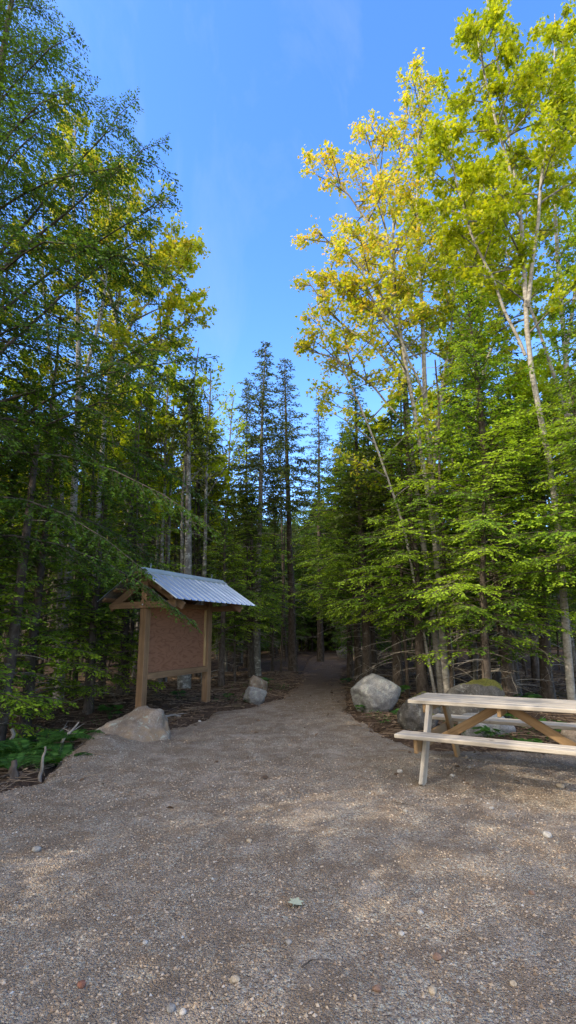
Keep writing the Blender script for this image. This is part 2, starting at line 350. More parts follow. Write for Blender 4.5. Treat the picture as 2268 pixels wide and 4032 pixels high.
NEEDLE = np.array([[0, 0, 0], [0.19, 0.5, 0.0], [0, 1, 0.03], [-0.19, 0.5, 0.0]])
_ml = [(0, 0), (0.22, 0.06), (0.50, 0.18), (0.34, 0.42), (0.52, 0.74), (0.2, 0.66), (0, 1.05)]
MAPLE = np.array([(x, y, -0.10 * abs(x) - 0.08 * y * y) for x, y in _ml] + [(-x, y, -0.10 * abs(x) - 0.08 * y * y) for x, y in _ml[1:-1][::-1]]); MAPLE_F = [tuple(range(len(MAPLE)))]
BROAD = np.array([[0, 0, 0], [0.26, 0.3, 0.05], [0.24, 0.65, 0.04], [0, 1, -0.06], [-0.24, 0.65, 0.04], [-0.26, 0.3, 0.05]]); BROAD_F = [(0, 1, 2, 3, 4, 5)]

def interp(pts, s):
    """points on a polyline at parameters s in 0..1"""
    pts = np.asarray(pts, float); d = np.concatenate(([0], np.cumsum(np.linalg.norm(np.diff(pts, axis=0), axis=1)))); d /= d[-1]
    return np.stack([np.interp(s, d, pts[:, i]) for i in range(3)], -1)
def tang(pts, s):
    return unit(interp(pts, np.clip(s + 0.02, 0, 1)) - interp(pts, np.clip(s - 0.02, 0, 1)))

# ----------------------------------------------------------------- tree makers
def bough(rng, lf, tw, pts, leaf=0.06, step=0.10, tl=0.45, start=0.12, tip=0.5, droop=0.25, tmpl=KITE, radial=False, ltstep=0.036, shade=0.0):
    """one conifer branch: flat spray of twigs with small leaflets on both sides"""
    Lb = np.linalg.norm(np.diff(pts, axis=0), axis=1).sum()
    n = max(4, int(Lb * (1 - start) / step)); s = np.linspace(start, 0.985, n) + rng.uniform(-0.3, 0.3, n) / n; s = np.clip(s, 0.02, 0.99)
    s = np.repeat(s, 2) ; side = np.tile([1.0, -1.0], n)
    keep = rng.random(len(s)) > 0.12; s, side = s[keep], side[keep]
    p = interp(pts, s); ax = tang(pts, s)
    up = np.array([0, 0, 1.0]); sv = unit(np.cross(ax, up)) * side[:, None]
    ang = rng.uniform(0.7, 1.1, len(s))[:, None]
    d = ax * np.cos(ang) + sv * np.sin(ang); d[:, 2] -= droop * rng.uniform(0.2, 1.6, len(s)); d[:, 2] += rng.normal(0, 0.16, len(s)); d = unit(d)
    if radial: d = unit(d + rng.normal(0, 0.22, d.shape))
    ln = tl * (Lb ** 0.6) * (1.06 - s) ** 0.7 * np.clip(s / 0.35, 0.45, 1) * rng.uniform(0.65, 1.25, len(s))
    ln = np.maximum(ln, 0.07)
    sag = droop * 0.35 * ln
    sticks(tw, p, p + d * ln[:, None], 0.0045, 0.0015)
    # leaflets on the twigs and the axis tip
    K = int(ln.max() / ltstep) + 1
    q = (np.arange(K)[None, :] + 0.5) * ltstep / ln[:, None]
    ok = (q < 1.03) & (rng.random(q.shape) > 0.06)
    ti, ki = np.nonzero(ok); qq = q[ok]
    pos = p[ti] + d[ti] * (ln[ti] * qq)[:, None]; pos[:, 2] -= sag[ti] * qq ** 2
    pos += rng.normal(0, 0.006, pos.shape)
    lside = np.where(ki % 2 == 0, 1.0, -1.0)
    lat = unit(np.cross(d[ti], up)) * lside[:, None]
    nrm = up[None, :] + rng.normal(0, 0.55 if not radial else 0.8, pos.shape)
    la = rng.uniform(0.5, 1.0, len(pos))[:, None]
    ld = d[ti] * np.cos(la) + lat * np.sin(la); ld[:, 2] -= 0.12; ld += rng.normal(0, 0.12, ld.shape)
    if radial: ld += rng.normal(0, 0.35, ld.shape)
    sz = leaf * rng.uniform(0.7, 1.25, len(pos)) * (1.1 - 0.35 * np.clip(qq, 0, 1))
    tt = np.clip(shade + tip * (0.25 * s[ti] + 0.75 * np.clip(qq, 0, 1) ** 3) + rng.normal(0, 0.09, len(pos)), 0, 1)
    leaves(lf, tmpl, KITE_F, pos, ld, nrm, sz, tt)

def branch_path(rng, p0, az, length, rise, droop, n=7):
    s = np.linspace(0, 1, n); wob = rng.normal(0, 0.03 * length, n).cumsum() * 0.5
    h = np.array([math.cos(az), math.sin(az), 0]); l = np.array([-math.sin(az), math.cos(az), 0])
    P = p0[None, :] + s[:, None] * length * h + (wob * s)[:, None] * l
    P[:, 2] += length * (rise * s - droop * s ** 2)
    return P
def conifer(name, seed, H, R, z0, nb, leaf, tlf, barkm, leafm, r0=0.12, droop=0.35, rise=0.25, dead=14, deadz=(0.6, 3.5), deadlen=1.0, shape=1.0, step=0.10, tmpl=KITE, radial=False, ltstep=0.036,
            tip=0.5, extra=(), lean=(0, 0), topfill=1.0, azbias=None, shade=0.06):
    rng = np.random.default_rng(seed)
    root = empty(name)
    tk, br, cr, dd = MB(), MB(), MB(), MB()
    zs = np.linspace(0, 1, 14); tp = np.zeros((14, 3)); tp[:, 2] = zs * H
    tp[:, 0] = lean[0] * zs ** 1.3 + rng.normal(0, 0.02, 14).cumsum() * 0.5 * (zs > 0); tp[:, 1] = lean[1] * zs ** 1.3 + rng.normal(0, 0.02, 14).cumsum() * 0.5 * (zs > 0)
    tp[0, 2] = -0.35
    rad = r0 * (1 - zs) ** 0.85 + 0.008; rad[0] *= 1.35
    tube(tk, tp, rad, 9)
    for i in range(nb):
        q = (i + rng.random()) / nb; z = z0 + (H - z0) * q ** (1.0) * 0.985
        t_ = (H - z) / (H - z0)
        ln = R * min(1.0, (t_ ** shape) * 1.0 + 0.04) * rng.uniform(0.42, 1.22) * (0.75 + 0.25 * min(1, q / 0.12))
        az = i * 2.39996 + rng.normal(0, 0.4)
        if azbias is not None: ln *= 1 + azbias[1] * math.cos(az - azbias[0])
        p0 = interp(tp, np.array([z / H]))[0]; p0[2] = z
        P = branch_path(rng, p0, az, ln, rise + 0.5 * (1 - t_), droop)
        tube(br, P, np.linspace(0.007 + 0.006 * ln, 0.003, len(P)), 4, cap=False)
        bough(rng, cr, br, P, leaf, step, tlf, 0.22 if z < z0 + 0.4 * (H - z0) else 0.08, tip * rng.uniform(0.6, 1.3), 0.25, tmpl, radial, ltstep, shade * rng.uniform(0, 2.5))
    for (z, tipxyz, arch) in extra:
        p0 = interp(tp, np.array([z / H]))[0]; p0[2] = z
        s = np.linspace(0, 1, 9)[:, None]; P = p0 * (1 - s) + np.asarray(tipxyz) * s; P[:, 2] += arch * 4 * s[:, 0] * (1 - s[:, 0]); P += rng.normal(0, 0.03, P.shape) * s
        ln = np.linalg.norm(P[-1] - P[0])
        tube(br, P, np.linspace(0.008 + 0.006 * ln, 0.004, len(P)), 5, cap=False)
        bough(rng, cr, br, P, leaf, step, tlf * 0.85, 0.3, tip, 0.35, tmpl, radial, ltstep, shade)
        for q in (0.45, 0.6, 0.72, 0.85):
            pp = interp(P, np.array([q]))[0]; a = math.atan2(P[-1, 1] - P[0, 1], P[-1, 0] - P[0, 0]) + rng.choice([-1, 1]) * rng.uniform(0.4, 0.8)
            Q = branch_path(rng, pp, a, ln * 0.38 * (1.2 - q) + 0.25, 0.1, 0.45)
            tube(br, Q, np.linspace(0.012, 0.003, len(Q)), 4, cap=False)
            bough(rng, cr, br, Q, leaf, step, tlf * 0.8, 0.1, tip, 0.35, tmpl, radial, ltstep, shade)
    for i in range(dead):
        z = rng.uniform(*deadz); az = rng.uniform(0, 2 * PI); ln = deadlen * rng.uniform(0.3, 1.1)
        p0 = interp(tp, np.array([z / H]))[0]; p0[2] = z
        P = branch_path(rng, p0, az, ln, rng.uniform(-0.15, 0.25), 0.25, 6)
        tube(dd, P, np.linspace(0.009 + 0.004 * ln, 0.002, 6), 4, cap=False)
        k = rng.integers(2, 7); s = rng.uniform(0.3, 0.95, k); pp = interp(P, s); ax = tang(P, s)
        d2 = unit(ax + rng.normal(0, 0.6, ax.shape)); sticks(dd, pp, pp + d2 * rng.uniform(0.08, 0.35, k)[:, None] * ln, 0.004, 0.0015)
    link('trunk', tk.build('trunk', barkm, True), root); link('branches', br.build('branches', 'twig_bark', True), root)
    link('crown', cr.build('crown', leafm), root)
    if dead: link('dead_branches', dd.build('dead_branches', 'dead_twig', True), root)
    return root

def broadleaf(name, seed, stems, barkm, leafm, nbr=16, blen=2.2, leaf=0.10, per=5, tint=(0.2, 0.35), tintz=None, lo=0.45, tw=7, up=0.75, lev3=5, r_end=0.015, extra=(), bias=None):
    """stems: list of (points, base radius, leafy start 0..1)"""
    rng = np.random.default_rng(seed)
    root = empty(name); tk, br, cr = MB(), MB(), MB()
    tips, tdir = [], []
    for (pts, r0, start, k) in stems:
        pts = np.asarray(pts, float)
        s = np.linspace(0, 1, 20); P = interp(pts, s); P[1:] += rng.normal(0, 0.025, (19, 3)); P[0, 2] -= 0.0
        # smooth the polyline
        for _ in range(2): P[1:-1] = (P[:-2] + 2 * P[1:-1] + P[2:]) / 4
        tube(tk, P, (r0 - r_end) * (1 - s) ** 0.9 + r_end, 9)
        nb_ = int(nbr * k)
        for i in range(nb_):
            q = start + (0.985 - start) * (i + rng.random()) / nb_
            p0 = interp(P, np.array([q]))[0]; az = i * 2.39996 + rng.normal(0, 0.5)
            ln = blen * k ** 0.3 * (1.12 - 0.85 * (q - start) / (1 - start)) * rng.uniform(0.5, 1.15)
            if bias is not None: ln *= 1 + bias[1] * math.cos(az - bias[0])
            Q = branch_path(rng, p0, az, ln, up * rng.uniform(0.6, 1.5), 0.18, 7)
            tube(br, Q, np.linspace(0.012 + 0.010 * ln, 0.004, 7), 5, cap=False)
            grow = [Q]
            m = max(2, int(tw * ln / blen))
            for j in range(m):
                qs = rng.uniform(0.25, 0.95); pp = interp(Q, np.array([qs]))[0]; a2 = az + rng.choice([-1, 1]) * rng.uniform(0.35, 1.1)
                T = branch_path(rng, pp, a2, ln * 0.42 * rng.uniform(0.5, 1.2), up * rng.uniform(0.2, 1.4), 0.15, 5)
                tube(br, T, np.linspace(0.008, 0.003, 5), 3, cap=False); grow.append(T)
            for T in grow:
                qs = rng.uniform(0.3, 1.0, lev3); qs[0] = 1.0; pp = interp(T, qs); ax = tang(T, qs)
                d = unit(ax + rng.normal(0, 0.55, ax.shape) + np.array([0, 0, 0.25])); e = pp + d * rng.uniform(0.08, 0.30, lev3)[:, None]
                sticks(br, pp, e, 0.0035, 0.0015); tips.append(e); tdir.append(d)
                tips.append((pp + e) / 2); tdir.append(d)
    for P in extra:
        pass
    tips = np.concatenate(tips); tdir = np.concatenate(tdir)
    n = len(tips); pos = np.repeat(tips, per, 0); dv = np.repeat(tdir, per, 0)
    pos = pos + rng.normal(0, 0.055, pos.shape)
    ld = unit(0.5 * dv + rng.normal(0, 0.75, dv.shape) + np.array([0, 0, -0.35]))
    nr = rng.normal(0, 0.65, dv.shape) + np.array([0, 0, 0.9])
    clump = np.repeat(rng.normal(0, 0.16, n), per)
    tt = tint[0] + (tint[1]) * rng.random(len(pos)) + clump
    if tintz is not None: tt = tt + tintz(pos)
    leaves(cr, MAPLE, MAPLE_F, pos, ld, nr, leaf * rng.uniform(0.6, 1.25, len(pos)), np.clip(tt, 0, 1))
    link('trunk', tk.build('trunk', barkm, True), root); link('branches', br.build('branches', 'grey_bark' if barkm != 'spruce_bark' else 'twig_bark', True), root)
    link('crown', cr.build('crown', leafm), root)
    return root
# ----------------------------------------------------------------- terrain
gp = [G(*q)[:2] for q in ((0, 1985), (60, 1962), (115, 1918), (215, 1872), (300, 1842), (390, 1835), (445, 1822), (520, 1788), (600, 1778), (690, 1755), (735, 1715), (752, 1684), (768, 1660), (800, 1642))]
gp += [G(*q)[:2] for q in ((872, 1642), (884, 1660), (872, 1690), (884, 1725), (893, 1790), (955, 1822), (1010, 1855), (1120, 1878), (1300, 1882), (1449, 1885))]
POLY = np.array(gp + [(6.5, 5.0), (12, 2.5), (16, -16), (-16, -16), (-9, -5), (-5, 0), (-3.5, 3.6)])
def sdf(x, y):
    x = np.asarray(x, float); y = np.asarray(y, float); d = np.full(x.shape, 1e9); ins = np.zeros(x.shape, bool)
    n = len(POLY)
    for i in range(n):
        a, b = POLY[i], POLY[(i + 1) % n]; e = b - a; l2 = (e ** 2).sum()
        t_ = np.clip(((x - a[0]) * e[0] + (y - a[1]) * e[1]) / l2, 0, 1)
        d = np.minimum(d, np.hypot(x - a[0] - t_ * e[0], y - a[1] - t_ * e[1]))
        c = (a[1] > y) != (b[1] > y); xi = a[0] + (y - a[1]) / (b[1] - a[1] + 1e-12) * e[0]
        ins ^= c & (x < xi)
    return np.where(ins, d, -d)
def sm(a, b, x): t_ = np.clip((x - a) / (b - a), 0, 1); return t_ * t_ * (3 - 2 * t_)
def wob(x, y, s, seed=0.0):
    return (np.sin(x * 1.7 * s + 1.3 * np.sin(y * 1.1 * s + seed) + seed) + np.sin(y * 2.3 * s + 1.7 * np.sin(x * 0.9 * s + seed * 2) + 2 * seed) + 0.6 * np.sin((x + y) * 4.1 * s + seed)) / 2.6
def floor_z(x, y):
    x = np.asarray(x, float); y = np.asarray(y, float); d = sdf(x, y)
    left = sm(-0.6, -1.9, x) * sm(11.5, 8.5, y)
    z = 0.05 + 0.07 * wob(x, y, 0.7, 1.0) + 0.03 * wob(x, y, 2.6, 2.0)
    z = z * sm(0.0, 0.7, -d) + 0.015
    z -= left * (0.50 * sm(0.0, 1.5, -d))
    return np.where(d > 0.25, -0.12, z - 0.12 * sm(0, 0.25, d))
def gravel_z(x, y):
    x = np.asarray(x, float); y = np.asarray(y, float)
    d = sdf(x, y) + 0.10 * wob(x, y, 2.2, 3.0) + 0.05 * wob(x, y, 6.0, 4.0)
    rim = 0.13 * np.exp(-((x + 2.45) ** 2 / 0.12 + (y - 7.1) ** 2 / 0.35)) + 0.05 * sm(0.9, 0.2, d) * sm(-1.5, -2.4, x) * sm(8.6, 7.4, y)
    return 0.018 * wob(x, y, 0.9, 5.0) + 0.008 * wob(x, y, 3.0, 6.0) + rim - 0.75 * sm(0.30, -0.35, d) * 1.0 
def grid(xs, ys, fz):
    X, Y = np.meshgrid(xs, ys); Z = fz(X, Y); nx = len(xs)
    V = np.stack([X, Y, Z], -1).reshape(-1, 3); i = np.arange(len(ys) - 1)[:, None] * nx + np.arange(nx - 1)[None, :]
    return V, np.stack([i, i + 1, i + nx + 1, i + nx], -1).reshape(-1, 4)
def top(x, y): return max(float(floor_z(x, y)), float(gravel_z(x, y)))
xs = np.concatenate([-np.geomspace(900, 9, 24), np.arange(-8.8, 9, 0.12), np.geomspace(9, 900, 24)])
ys = np.concatenate([-np.geomspace(900, 4, 20), np.arange(-3.8, 16, 0.12), np.arange(16, 45, 0.5), np.geomspace(45, 900, 22)])
mb = MB(); mb.add(*grid(xs, ys, floor_z)); tag(link('forest_ground', mb.build('forest_ground', 'forest_soil', True)), kind='structure')
mb = MB(); V, Fc = grid(np.arange(-14, 14, 0.1), np.concatenate([np.arange(-14, -1, 0.5), np.arange(-1, 42, 0.1)]), gravel_z)
keep = (V[Fc][:, :, 2].max(1) > -0.35) | (V[Fc][:, :, 1].max(1) > 20); mb.add(V, Fc[keep]); tag(link('gravel_ground', mb.build('gravel_ground', 'gravel', True)), kind='structure')

# loose stones of the gravel, nearest the viewer
rng = np.random.default_rng(5)
phi = (1 + 5 ** 0.5) / 2
OCT = np.array([(0, 0, 1), (1, 0, 0), (0, 1, 0), (-1, 0, 0), (0, -1, 0), (0, 0, -0.6)], float); OCTF = np.array([(0, 1, 2), (0, 2, 3), (0, 3, 4), (0, 4, 1), (5, 2, 1), (5, 3, 2), (5, 4, 3), (5, 1, 4)])
def pebbles(n, xr, yr, smin, smax, name):
    x = rng.uniform(*xr, n); y = yr[0] + (yr[1] - yr[0]) * rng.random(n) ** 1.6
    ok = (sdf(x, y) > 0.0) & (wob(x, y, 1.3, 9.0) + 0.5 * wob(x, y, 4, 8.0) + rng.normal(0, 0.5, n) > -0.55); x, y = x[ok], y[ok]; n = len(x)
    s = smin + (smax - smin) * rng.random(n) ** 4.0
    V = OCT[None] * (1 + rng.normal(0, 0.22, (n, 6, 3))) * (s[:, None] * rng.uniform(0.7, 1.3, (n, 3)))[:, None, :] * np.array([1, 1, 0.7])
    a = rng.uniform(0, 2 * PI, n); ca, sa = np.cos(a)[:, None], np.sin(a)[:, None]
    V = np.stack([V[..., 0] * ca - V[..., 1] * sa, V[..., 0] * sa + V[..., 1] * ca, V[..., 2]], -1)
    V += np.stack([x, y, gravel_z(x, y) + s * 0.15], -1)[:, None, :]
    tt = np.clip(rng.normal(0.52, 0.2, n), 0, 1)
    b = MB(); b.add(V.reshape(-1, 3), (np.arange(n)[:, None, None] * 6 + OCTF[None]).reshape(-1, 3), np.repeat(tt, 8))
    tag(link(name, b.build(name, 'pebble')), kind='stuff')
pebbles(80000, (-3.2, 3.2), (1.3, 6.5), 0.003, 0.0105, 'gravel_stones')
pebbles(14000, (-3.5, 5.0), (5.0, 13), 0.004, 0.014, 'gravel_stones')

# fallen leaves and twigs lying on the forest floor and along the path
def litter(n, xr, yr, name, inside):
    x = rng.uniform(*xr, n); y = rng.uniform(*yr, n); d = sdf(x, y); ok = (d < rng.exponential(0.16, n)) if not inside else (d > 0)
    x, y = x[ok], y[ok]; n = len(x); z = np.maximum(floor_z(x, y), gravel_z(x, y)) + 0.012
    a = rng.uniform(0, 2 * PI, n); b = MB()
    leaves(b, BROAD, BROAD_F, np.stack([x, y, z], -1), np.stack([np.cos(a), np.sin(a), rng.normal(0, 0.25, n)], -1), np.array([0, 0, 1.0]) + rng.normal(0, 0.35, (n, 3)), rng.uniform(0.03, 0.085, n), np.clip(rng.normal(0.5, 0.28, n), 0, 1))
    m_ = n // 3; k = rng.integers(0, n, m_); p = np.stack([x[k], y[k], z[k] + 0.01], -1); a = rng.uniform(0, 2 * PI, m_); l = rng.uniform(0.05, 0.5, m_) * (0.35 if inside else 1)
    sticks(b, p, p + np.stack([np.cos(a) * l, np.sin(a) * l, rng.normal(0.01, 0.05, m_) * l], -1), 0.004, 0.0025, 0.85)
    tag(link(name, b.build(name, 'litter')), kind='stuff')
litter(42000, (-9, 9), (4, 20), 'leaf_litter', False)
litter(350, (-3.2, 3.5), (4.5, 30), 'fallen_leaves', True)

# ----------------------------------------------------------------- notice board shelter
def box(mb, c, s, rot=None, bev=0.006, tint=0.5, mi=0):
    """bevelled box, centre c, full size s, optional 3x3 rotation"""
    h = np.array(s, float) / 2; b = min(bev, h.min() * 0.4)
    bm = np.array([(x, y, z) for x in (-1, 1) for y in (-1, 1) for z in (-1, 1)], float)
    P, idx = [], {}
    for i, k in enumerate(bm):
        for a in range(3):
            q = k * h - k * b; q[a] = k[a] * h[a]; idx[(i, a)] = len(P); P.append(q)
    P = np.array(P); Q, T = [], []
    def cid(x, y, z): return (x > 0) * 4 + (y > 0) * 2 + (z > 0)
    for a in range(3):
        o1, o2 = (a + 1) % 3, (a + 2) % 3
        for sg in (-1, 1):
            loop = []
            for (u, v) in ((-1, -1), (1, -1), (1, 1), (-1, 1)):
                k = [0, 0, 0]; k[a] = sg; k[o1] = u; k[o2] = v; loop.append(idx[(cid(*k), a)])
            Q.append(loop if sg > 0 else loop[::-1])
        for s1 in (-1, 1):
            for s2 in (-1, 1):
                k0 = [0, 0, 0]; k1 = [0, 0, 0]; k0[a], k1[a] = -1, 1; k0[o1] = k1[o1] = s1; k0[o2] = k1[o2] = s2
                i0, i1 = cid(*k0), cid(*k1); l = [idx[(i0, o1)], idx[(i1, o1)], idx[(i1, o2)], idx[(i0, o2)]]
                Q.append(l if s1 * s2 < 0 else l[::-1])
    for i, k in enumerate(bm):
        l = [idx[(i, 0)], idx[(i, 1)], idx[(i, 2)]]; T.append(l if np.prod(k) > 0 else l[::-1])
    if rot is not None: P = P @ np.asarray(rot).T
    P = P + np.array(c, float); n0 = mb.n
    mb.add(P, Q, tint, mi); mb.v.append(np.zeros((0, 3))); mb.f.append(np.array(T) + n0); mb.t.append(np.full(len(T), tint, np.float32)); mb.mi.append(np.full(len(T), mi, np.int32))
def part(name, parent, material, c, s, rot=None, bev=0.006):
    b = MB(); box(b, (0, 0, 0), s, None, bev); o = link(name, b.build(name, material), parent)
    R = Matrix.Identity(3) if rot is None else Matrix(rot)
    o.matrix_local = Matrix.Translation(Vector(c)) @ R.to_4x4(); return o
def rotx(a): return ((1, 0, 0), (0, math.cos(a), -math.sin(a)), (0, math.sin(a), math.cos(a)))
def roty(a): return ((math.cos(a), 0, math.sin(a)), (0, 1, 0), (-math.sin(a), 0, math.cos(a)))

KX, KY, KA, KW = -2.6265, 9.3335, 1.1572, 2.084
HR, SP, HE, OA, OB = 2.646, 0.892, 2.06, 0.292, 0.595        # ridge height, half span, eave height, overhang left and right
ki = tag(empty('notice_board_shelter', (KX, KY, 0), KA), 'wooden notice board shelter with blank plywood panel and ribbed metal gable roof', 'notice board')
sl_ = math.atan2(HR - HE, SP); LS = math.hypot(HR - HE, SP)
for u in (0, KW):
    part('post', ki, 'kiosk_wood_z', (u, 0, 0.98), (0.14, 0.14, 2.86), None, 0.008)
# cleats that hold the panel, standing beside the posts
for u, sg in ((0, 1), (KW, -1)):
    part('cleat', ki, 'cleat_wood', (u + sg * 0.084, 0.012, 1.39), (0.026, 0.05, 1.16))
part('notice_panel', ki, 'plywood', (KW / 2, 0.045, 1.385), (KW - 0.142, 0.018, 1.20), None, 0.002)
part('lower_rail', ki, 'kiosk_wood_x', (KW / 2, -0.034, 0.742), (KW - 0.143, 0.085, 0.115))
part('upper_rail', ki, 'kiosk_wood_x', (KW / 2, -0.0, 2.03), (KW - 0.143, 0.04, 0.09))
for u in (0, KW):
    o = u - 0.052 if u == 0 else u + 0.052
    part('tie_beam', ki, 'kiosk_wood_y', (o + (-0.02 if u == 0 else 0.02), 0, 1.995), (0.042, 1.44, 0.118))
def slope_rot(side):                                        # local y runs down the slope on the given side (-1 front, +1 back)
    return rotx(-side * sl_)
def slope_pt(side, d, off):                                 # d along the slope from the ridge, off below the sheet
    y = side * (d * math.cos(sl_) - off * math.sin(sl_)); z = HR - d * math.sin(sl_) - off * math.cos(sl_)
    return y, z
for side in (-1, 1):
    for u in (0, KW):
        y, z = slope_pt(side, LS / 2 + 0.02, 0.125)
        part('rafter', ki, 'kiosk_wood_y', (u, y, z), (0.042, LS - 0.02, 0.135), slope_rot(side))
    for d in (0.07, 0.34, 0.63, 0.93):
        y, z = slope_pt(side, d + (0.0), 0.036)
        part('purlin', ki, 'kiosk_wood_x', ((KW + OB - OA) / 2, y, z), (KW + OA + OB - 0.03, 0.088, 0.037), slope_rot(side))
def roof_sheet(side):
    b = MB(); us, hs_ = [], []
    u0, u1 = -OA, KW + OB; pitch = 0.205; u = u0
    prof = [(0.0, 0.0)]
    k = 0
    while True:
        c = u0 + 0.02 + k * pitch
        if c > u1 - 0.005: break
        for du, h in ((-0.022, 0.0), (-0.010, 0.020), (0.010, 0.020), (0.022, 0.0)): us.append(min(max(c + du, u0), u1)); hs_.append(h)
        if c + pitch < u1:
            for du in (0.082, 0.124):
                for e, h in ((-0.007, 0), (0.0, 0.004), (0.007, 0)): us.append(c + du + e); hs_.append(h)
        k += 1
    us.append(u1); hs_.append(0.0)
    us, hs_ = np.array(us), np.array(hs_); n = len(us); rows = []
    for d in (0.0, LS * 0.5, LS):
        y = side * (d * math.cos(sl_)) + side * hs_ * math.sin(sl_); z = HR - d * math.sin(sl_) + hs_ * math.cos(sl_)
        rows.append(np.stack([us, y, z], -1))
    V = np.concatenate(rows); f = []
    for r in range(2):
        i = np.arange(n - 1) + r * n; f.append(np.stack([i, i + 1, i + 1 + n, i + n], -1))
    f = np.concatenate(f); f = f if side < 0 else f[:, ::-1]
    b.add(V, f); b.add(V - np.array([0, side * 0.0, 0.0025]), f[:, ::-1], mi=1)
    for d in (0.1, 0.36, 0.64, 0.92):
        for k in range(14):
            u = -OA + 0.06 + k * 0.205
            if u > KW + OB: continue
            y = side * d * math.cos(sl_); z = HR - d * math.sin(sl_)
            tube(b, [(u, y, z - 0.001), (u, y + side * 0.004, z + 0.010)], 0.008, 6, mi=1)
    return b.build('roof_sheet', ['galvanised_metal', 'dark_underside'])
for side in (-1, 1):
    link('roof_sheet', roof_sheet(side), ki)
b = MB()
cap = np.array([(-0.155, -0.006), (-0.15, 0.022), (-0.05, 0.022), (0, 0.03), (0.05, 0.022), (0.15, 0.022), (0.155, -0.006)])
rows = []
for u in (-OA - 0.01, KW + OB + 0.01):
    rows.append(np.array([(u, d * math.cos(sl_) , HR - abs(d) * math.sin(sl_) + o + 0.004) for d, o in cap]))
n = len(cap); i = np.arange(n - 1); f = np.stack([i, i + n, i + n + 1, i + 1], -1)
b.add(np.concatenate(rows), f); link('ridge_cap', b.build('ridge_cap', 'ridge_metal'), ki)
for u in (0.08, KW + 0.12):
    b = MB(); tube(b, [(u, 0, HR + 0.02), (u, 0, HR + 0.075)], 0.005, 6)
    a = np.linspace(0, 2 * PI, 13); tube(b, np.stack([u + 0.022 * np.cos(a), 0 * a, HR + 0.097 + 0.022 * np.sin(a)], -1), 0.005, 6)
    link('eye_bolt', b.build('eye_bolt', 'galvanised_metal', True), ki)
b = MB()
for x, y, z in ((-0.097, 0.0, 2.0),): tube(b, [(x + 0.012, y, z), (x - 0.004, y, z)], 0.014, 8)
link('bolt', b.build('bolt', 'galvanised_metal'), ki)

# ----------------------------------------------------------------- picnic table
TX, TY, TA, TL = 1.471, 6.139, -0.558, 1.86
ta = tag(empty('picnic_table', (TX, TY, 0), TA), 'weathered wooden picnic table with attached benches at the right edge of the gravel', 'picnic table')
rng = np.random.default_rng(9)
b = MB()
for k in range(5):
    v = (k - 2) * 0.1455; box(b, (TL / 2 + rng.uniform(-0.006, 0.006), v, 0.721 + rng.uniform(-0.002, 0.002)), (TL, 0.138, 0.038), None, 0.006)
link('tabletop', b.build('tabletop', 'table_wood_x'), ta)
for sg in (-1, 1):
    b = MB()
    for k in (0.575, 0.70): box(b, (TL / 2 + rng.uniform(-0.006, 0.006), sg * k, 0.431), (TL + 0.03, 0.118, 0.038), None, 0.006)
    link('bench_seat', b.build('bench_seat', 'table_wood_x'), ta)
LU = (0.22, TL - 0.22)
for u in LU:
    e = 1 if u < 1 else -1
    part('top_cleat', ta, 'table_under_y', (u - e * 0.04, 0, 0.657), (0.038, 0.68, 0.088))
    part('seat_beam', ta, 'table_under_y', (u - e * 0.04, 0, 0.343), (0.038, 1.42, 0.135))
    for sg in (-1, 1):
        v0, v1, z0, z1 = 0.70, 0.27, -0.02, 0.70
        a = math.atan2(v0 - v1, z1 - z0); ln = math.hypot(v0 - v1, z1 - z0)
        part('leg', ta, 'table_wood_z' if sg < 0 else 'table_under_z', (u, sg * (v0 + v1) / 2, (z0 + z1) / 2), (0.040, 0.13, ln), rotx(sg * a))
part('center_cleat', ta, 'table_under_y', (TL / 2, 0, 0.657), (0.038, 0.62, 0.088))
for e, u in ((1, LU[0]), (-1, LU[1])):
    u1, z1, u0, z0 = TL / 2 - e * 0.05, 0.675, u + e * 0.02, 0.30
    a = math.atan2(z1 - z0, u1 - u0) if e > 0 else math.atan2(z1 - z0, u1 - u0)
    ln = math.hypot(u1 - u0, z1 - z0)
    part('brace', ta, 'table_under_x', ((u0 + u1) / 2, e * 0.02, (z0 + z1) / 2), (ln, 0.038, 0.088), roty(-a))

# ----------------------------------------------------------------- rocks
def ico(sub):
    import bmesh
    bm = bmesh.new(); bmesh.ops.create_icosphere(bm, subdivisions=sub, radius=1); bm.verts.ensure_lookup_table()
    V = np.array([v.co[:] for v in bm.verts]); Fc = np.array([[v.index for v in f.verts] for f in bm.faces]); bm.free(); return V, Fc
ICO = {k: ico(k) for k in (2, 3, 5)}
def rock(name, seed, dims, material, sub=5, planes=14, rough=0.10, shape=None, soft=34):
    r = np.random.default_rng(seed); V, Fc = ICO[sub]
    N = unit(r.normal(0, 1, (planes, 3))); D = r.uniform(0.66, 0.95, planes)
    rad = np.ones(len(V)) * 1.0; dots = V @ N.T
    with np.errstate(divide='ignore'):
        lim = np.where(dots > 0.05, D[None] / dots, 9)
    srt = np.sort(np.concatenate([lim, np.ones((len(V), 1))], 1), 1)
    k = soft; rad = (np.exp(-k * srt[:, :4]).sum(1)); rad = -np.log(rad) / k + 0.8 / k
    P = V * rad[:, None]
    o = r.uniform(-20, 20, 3)
    nz_ = np.array([mnoise.fractal(Vector(p * 2.2 + o), 0.7, 2.0, 5 if sub > 3 else 3) for p in P])
    P = P * (1 + rough * nz_[:, None])
    if shape is not None: P = shape(P)
    b = MB(); b.add(P * np.array(dims) / 2 * 1.12, Fc); return b.build(name, material, sub > 2)
def put_rock(loc, rz, *a, label, group=None, cat='boulder', name='boulder', **k):
    o = link(name, rock(name, *a, **k)); o.location = [float(x) for x in loc]; o.rotation_euler = (0, 0, rz); tag(o, label, cat, group); return o
def gz(p, dz=0): return (p[0], p[1], top(p[0], p[1]) + dz)
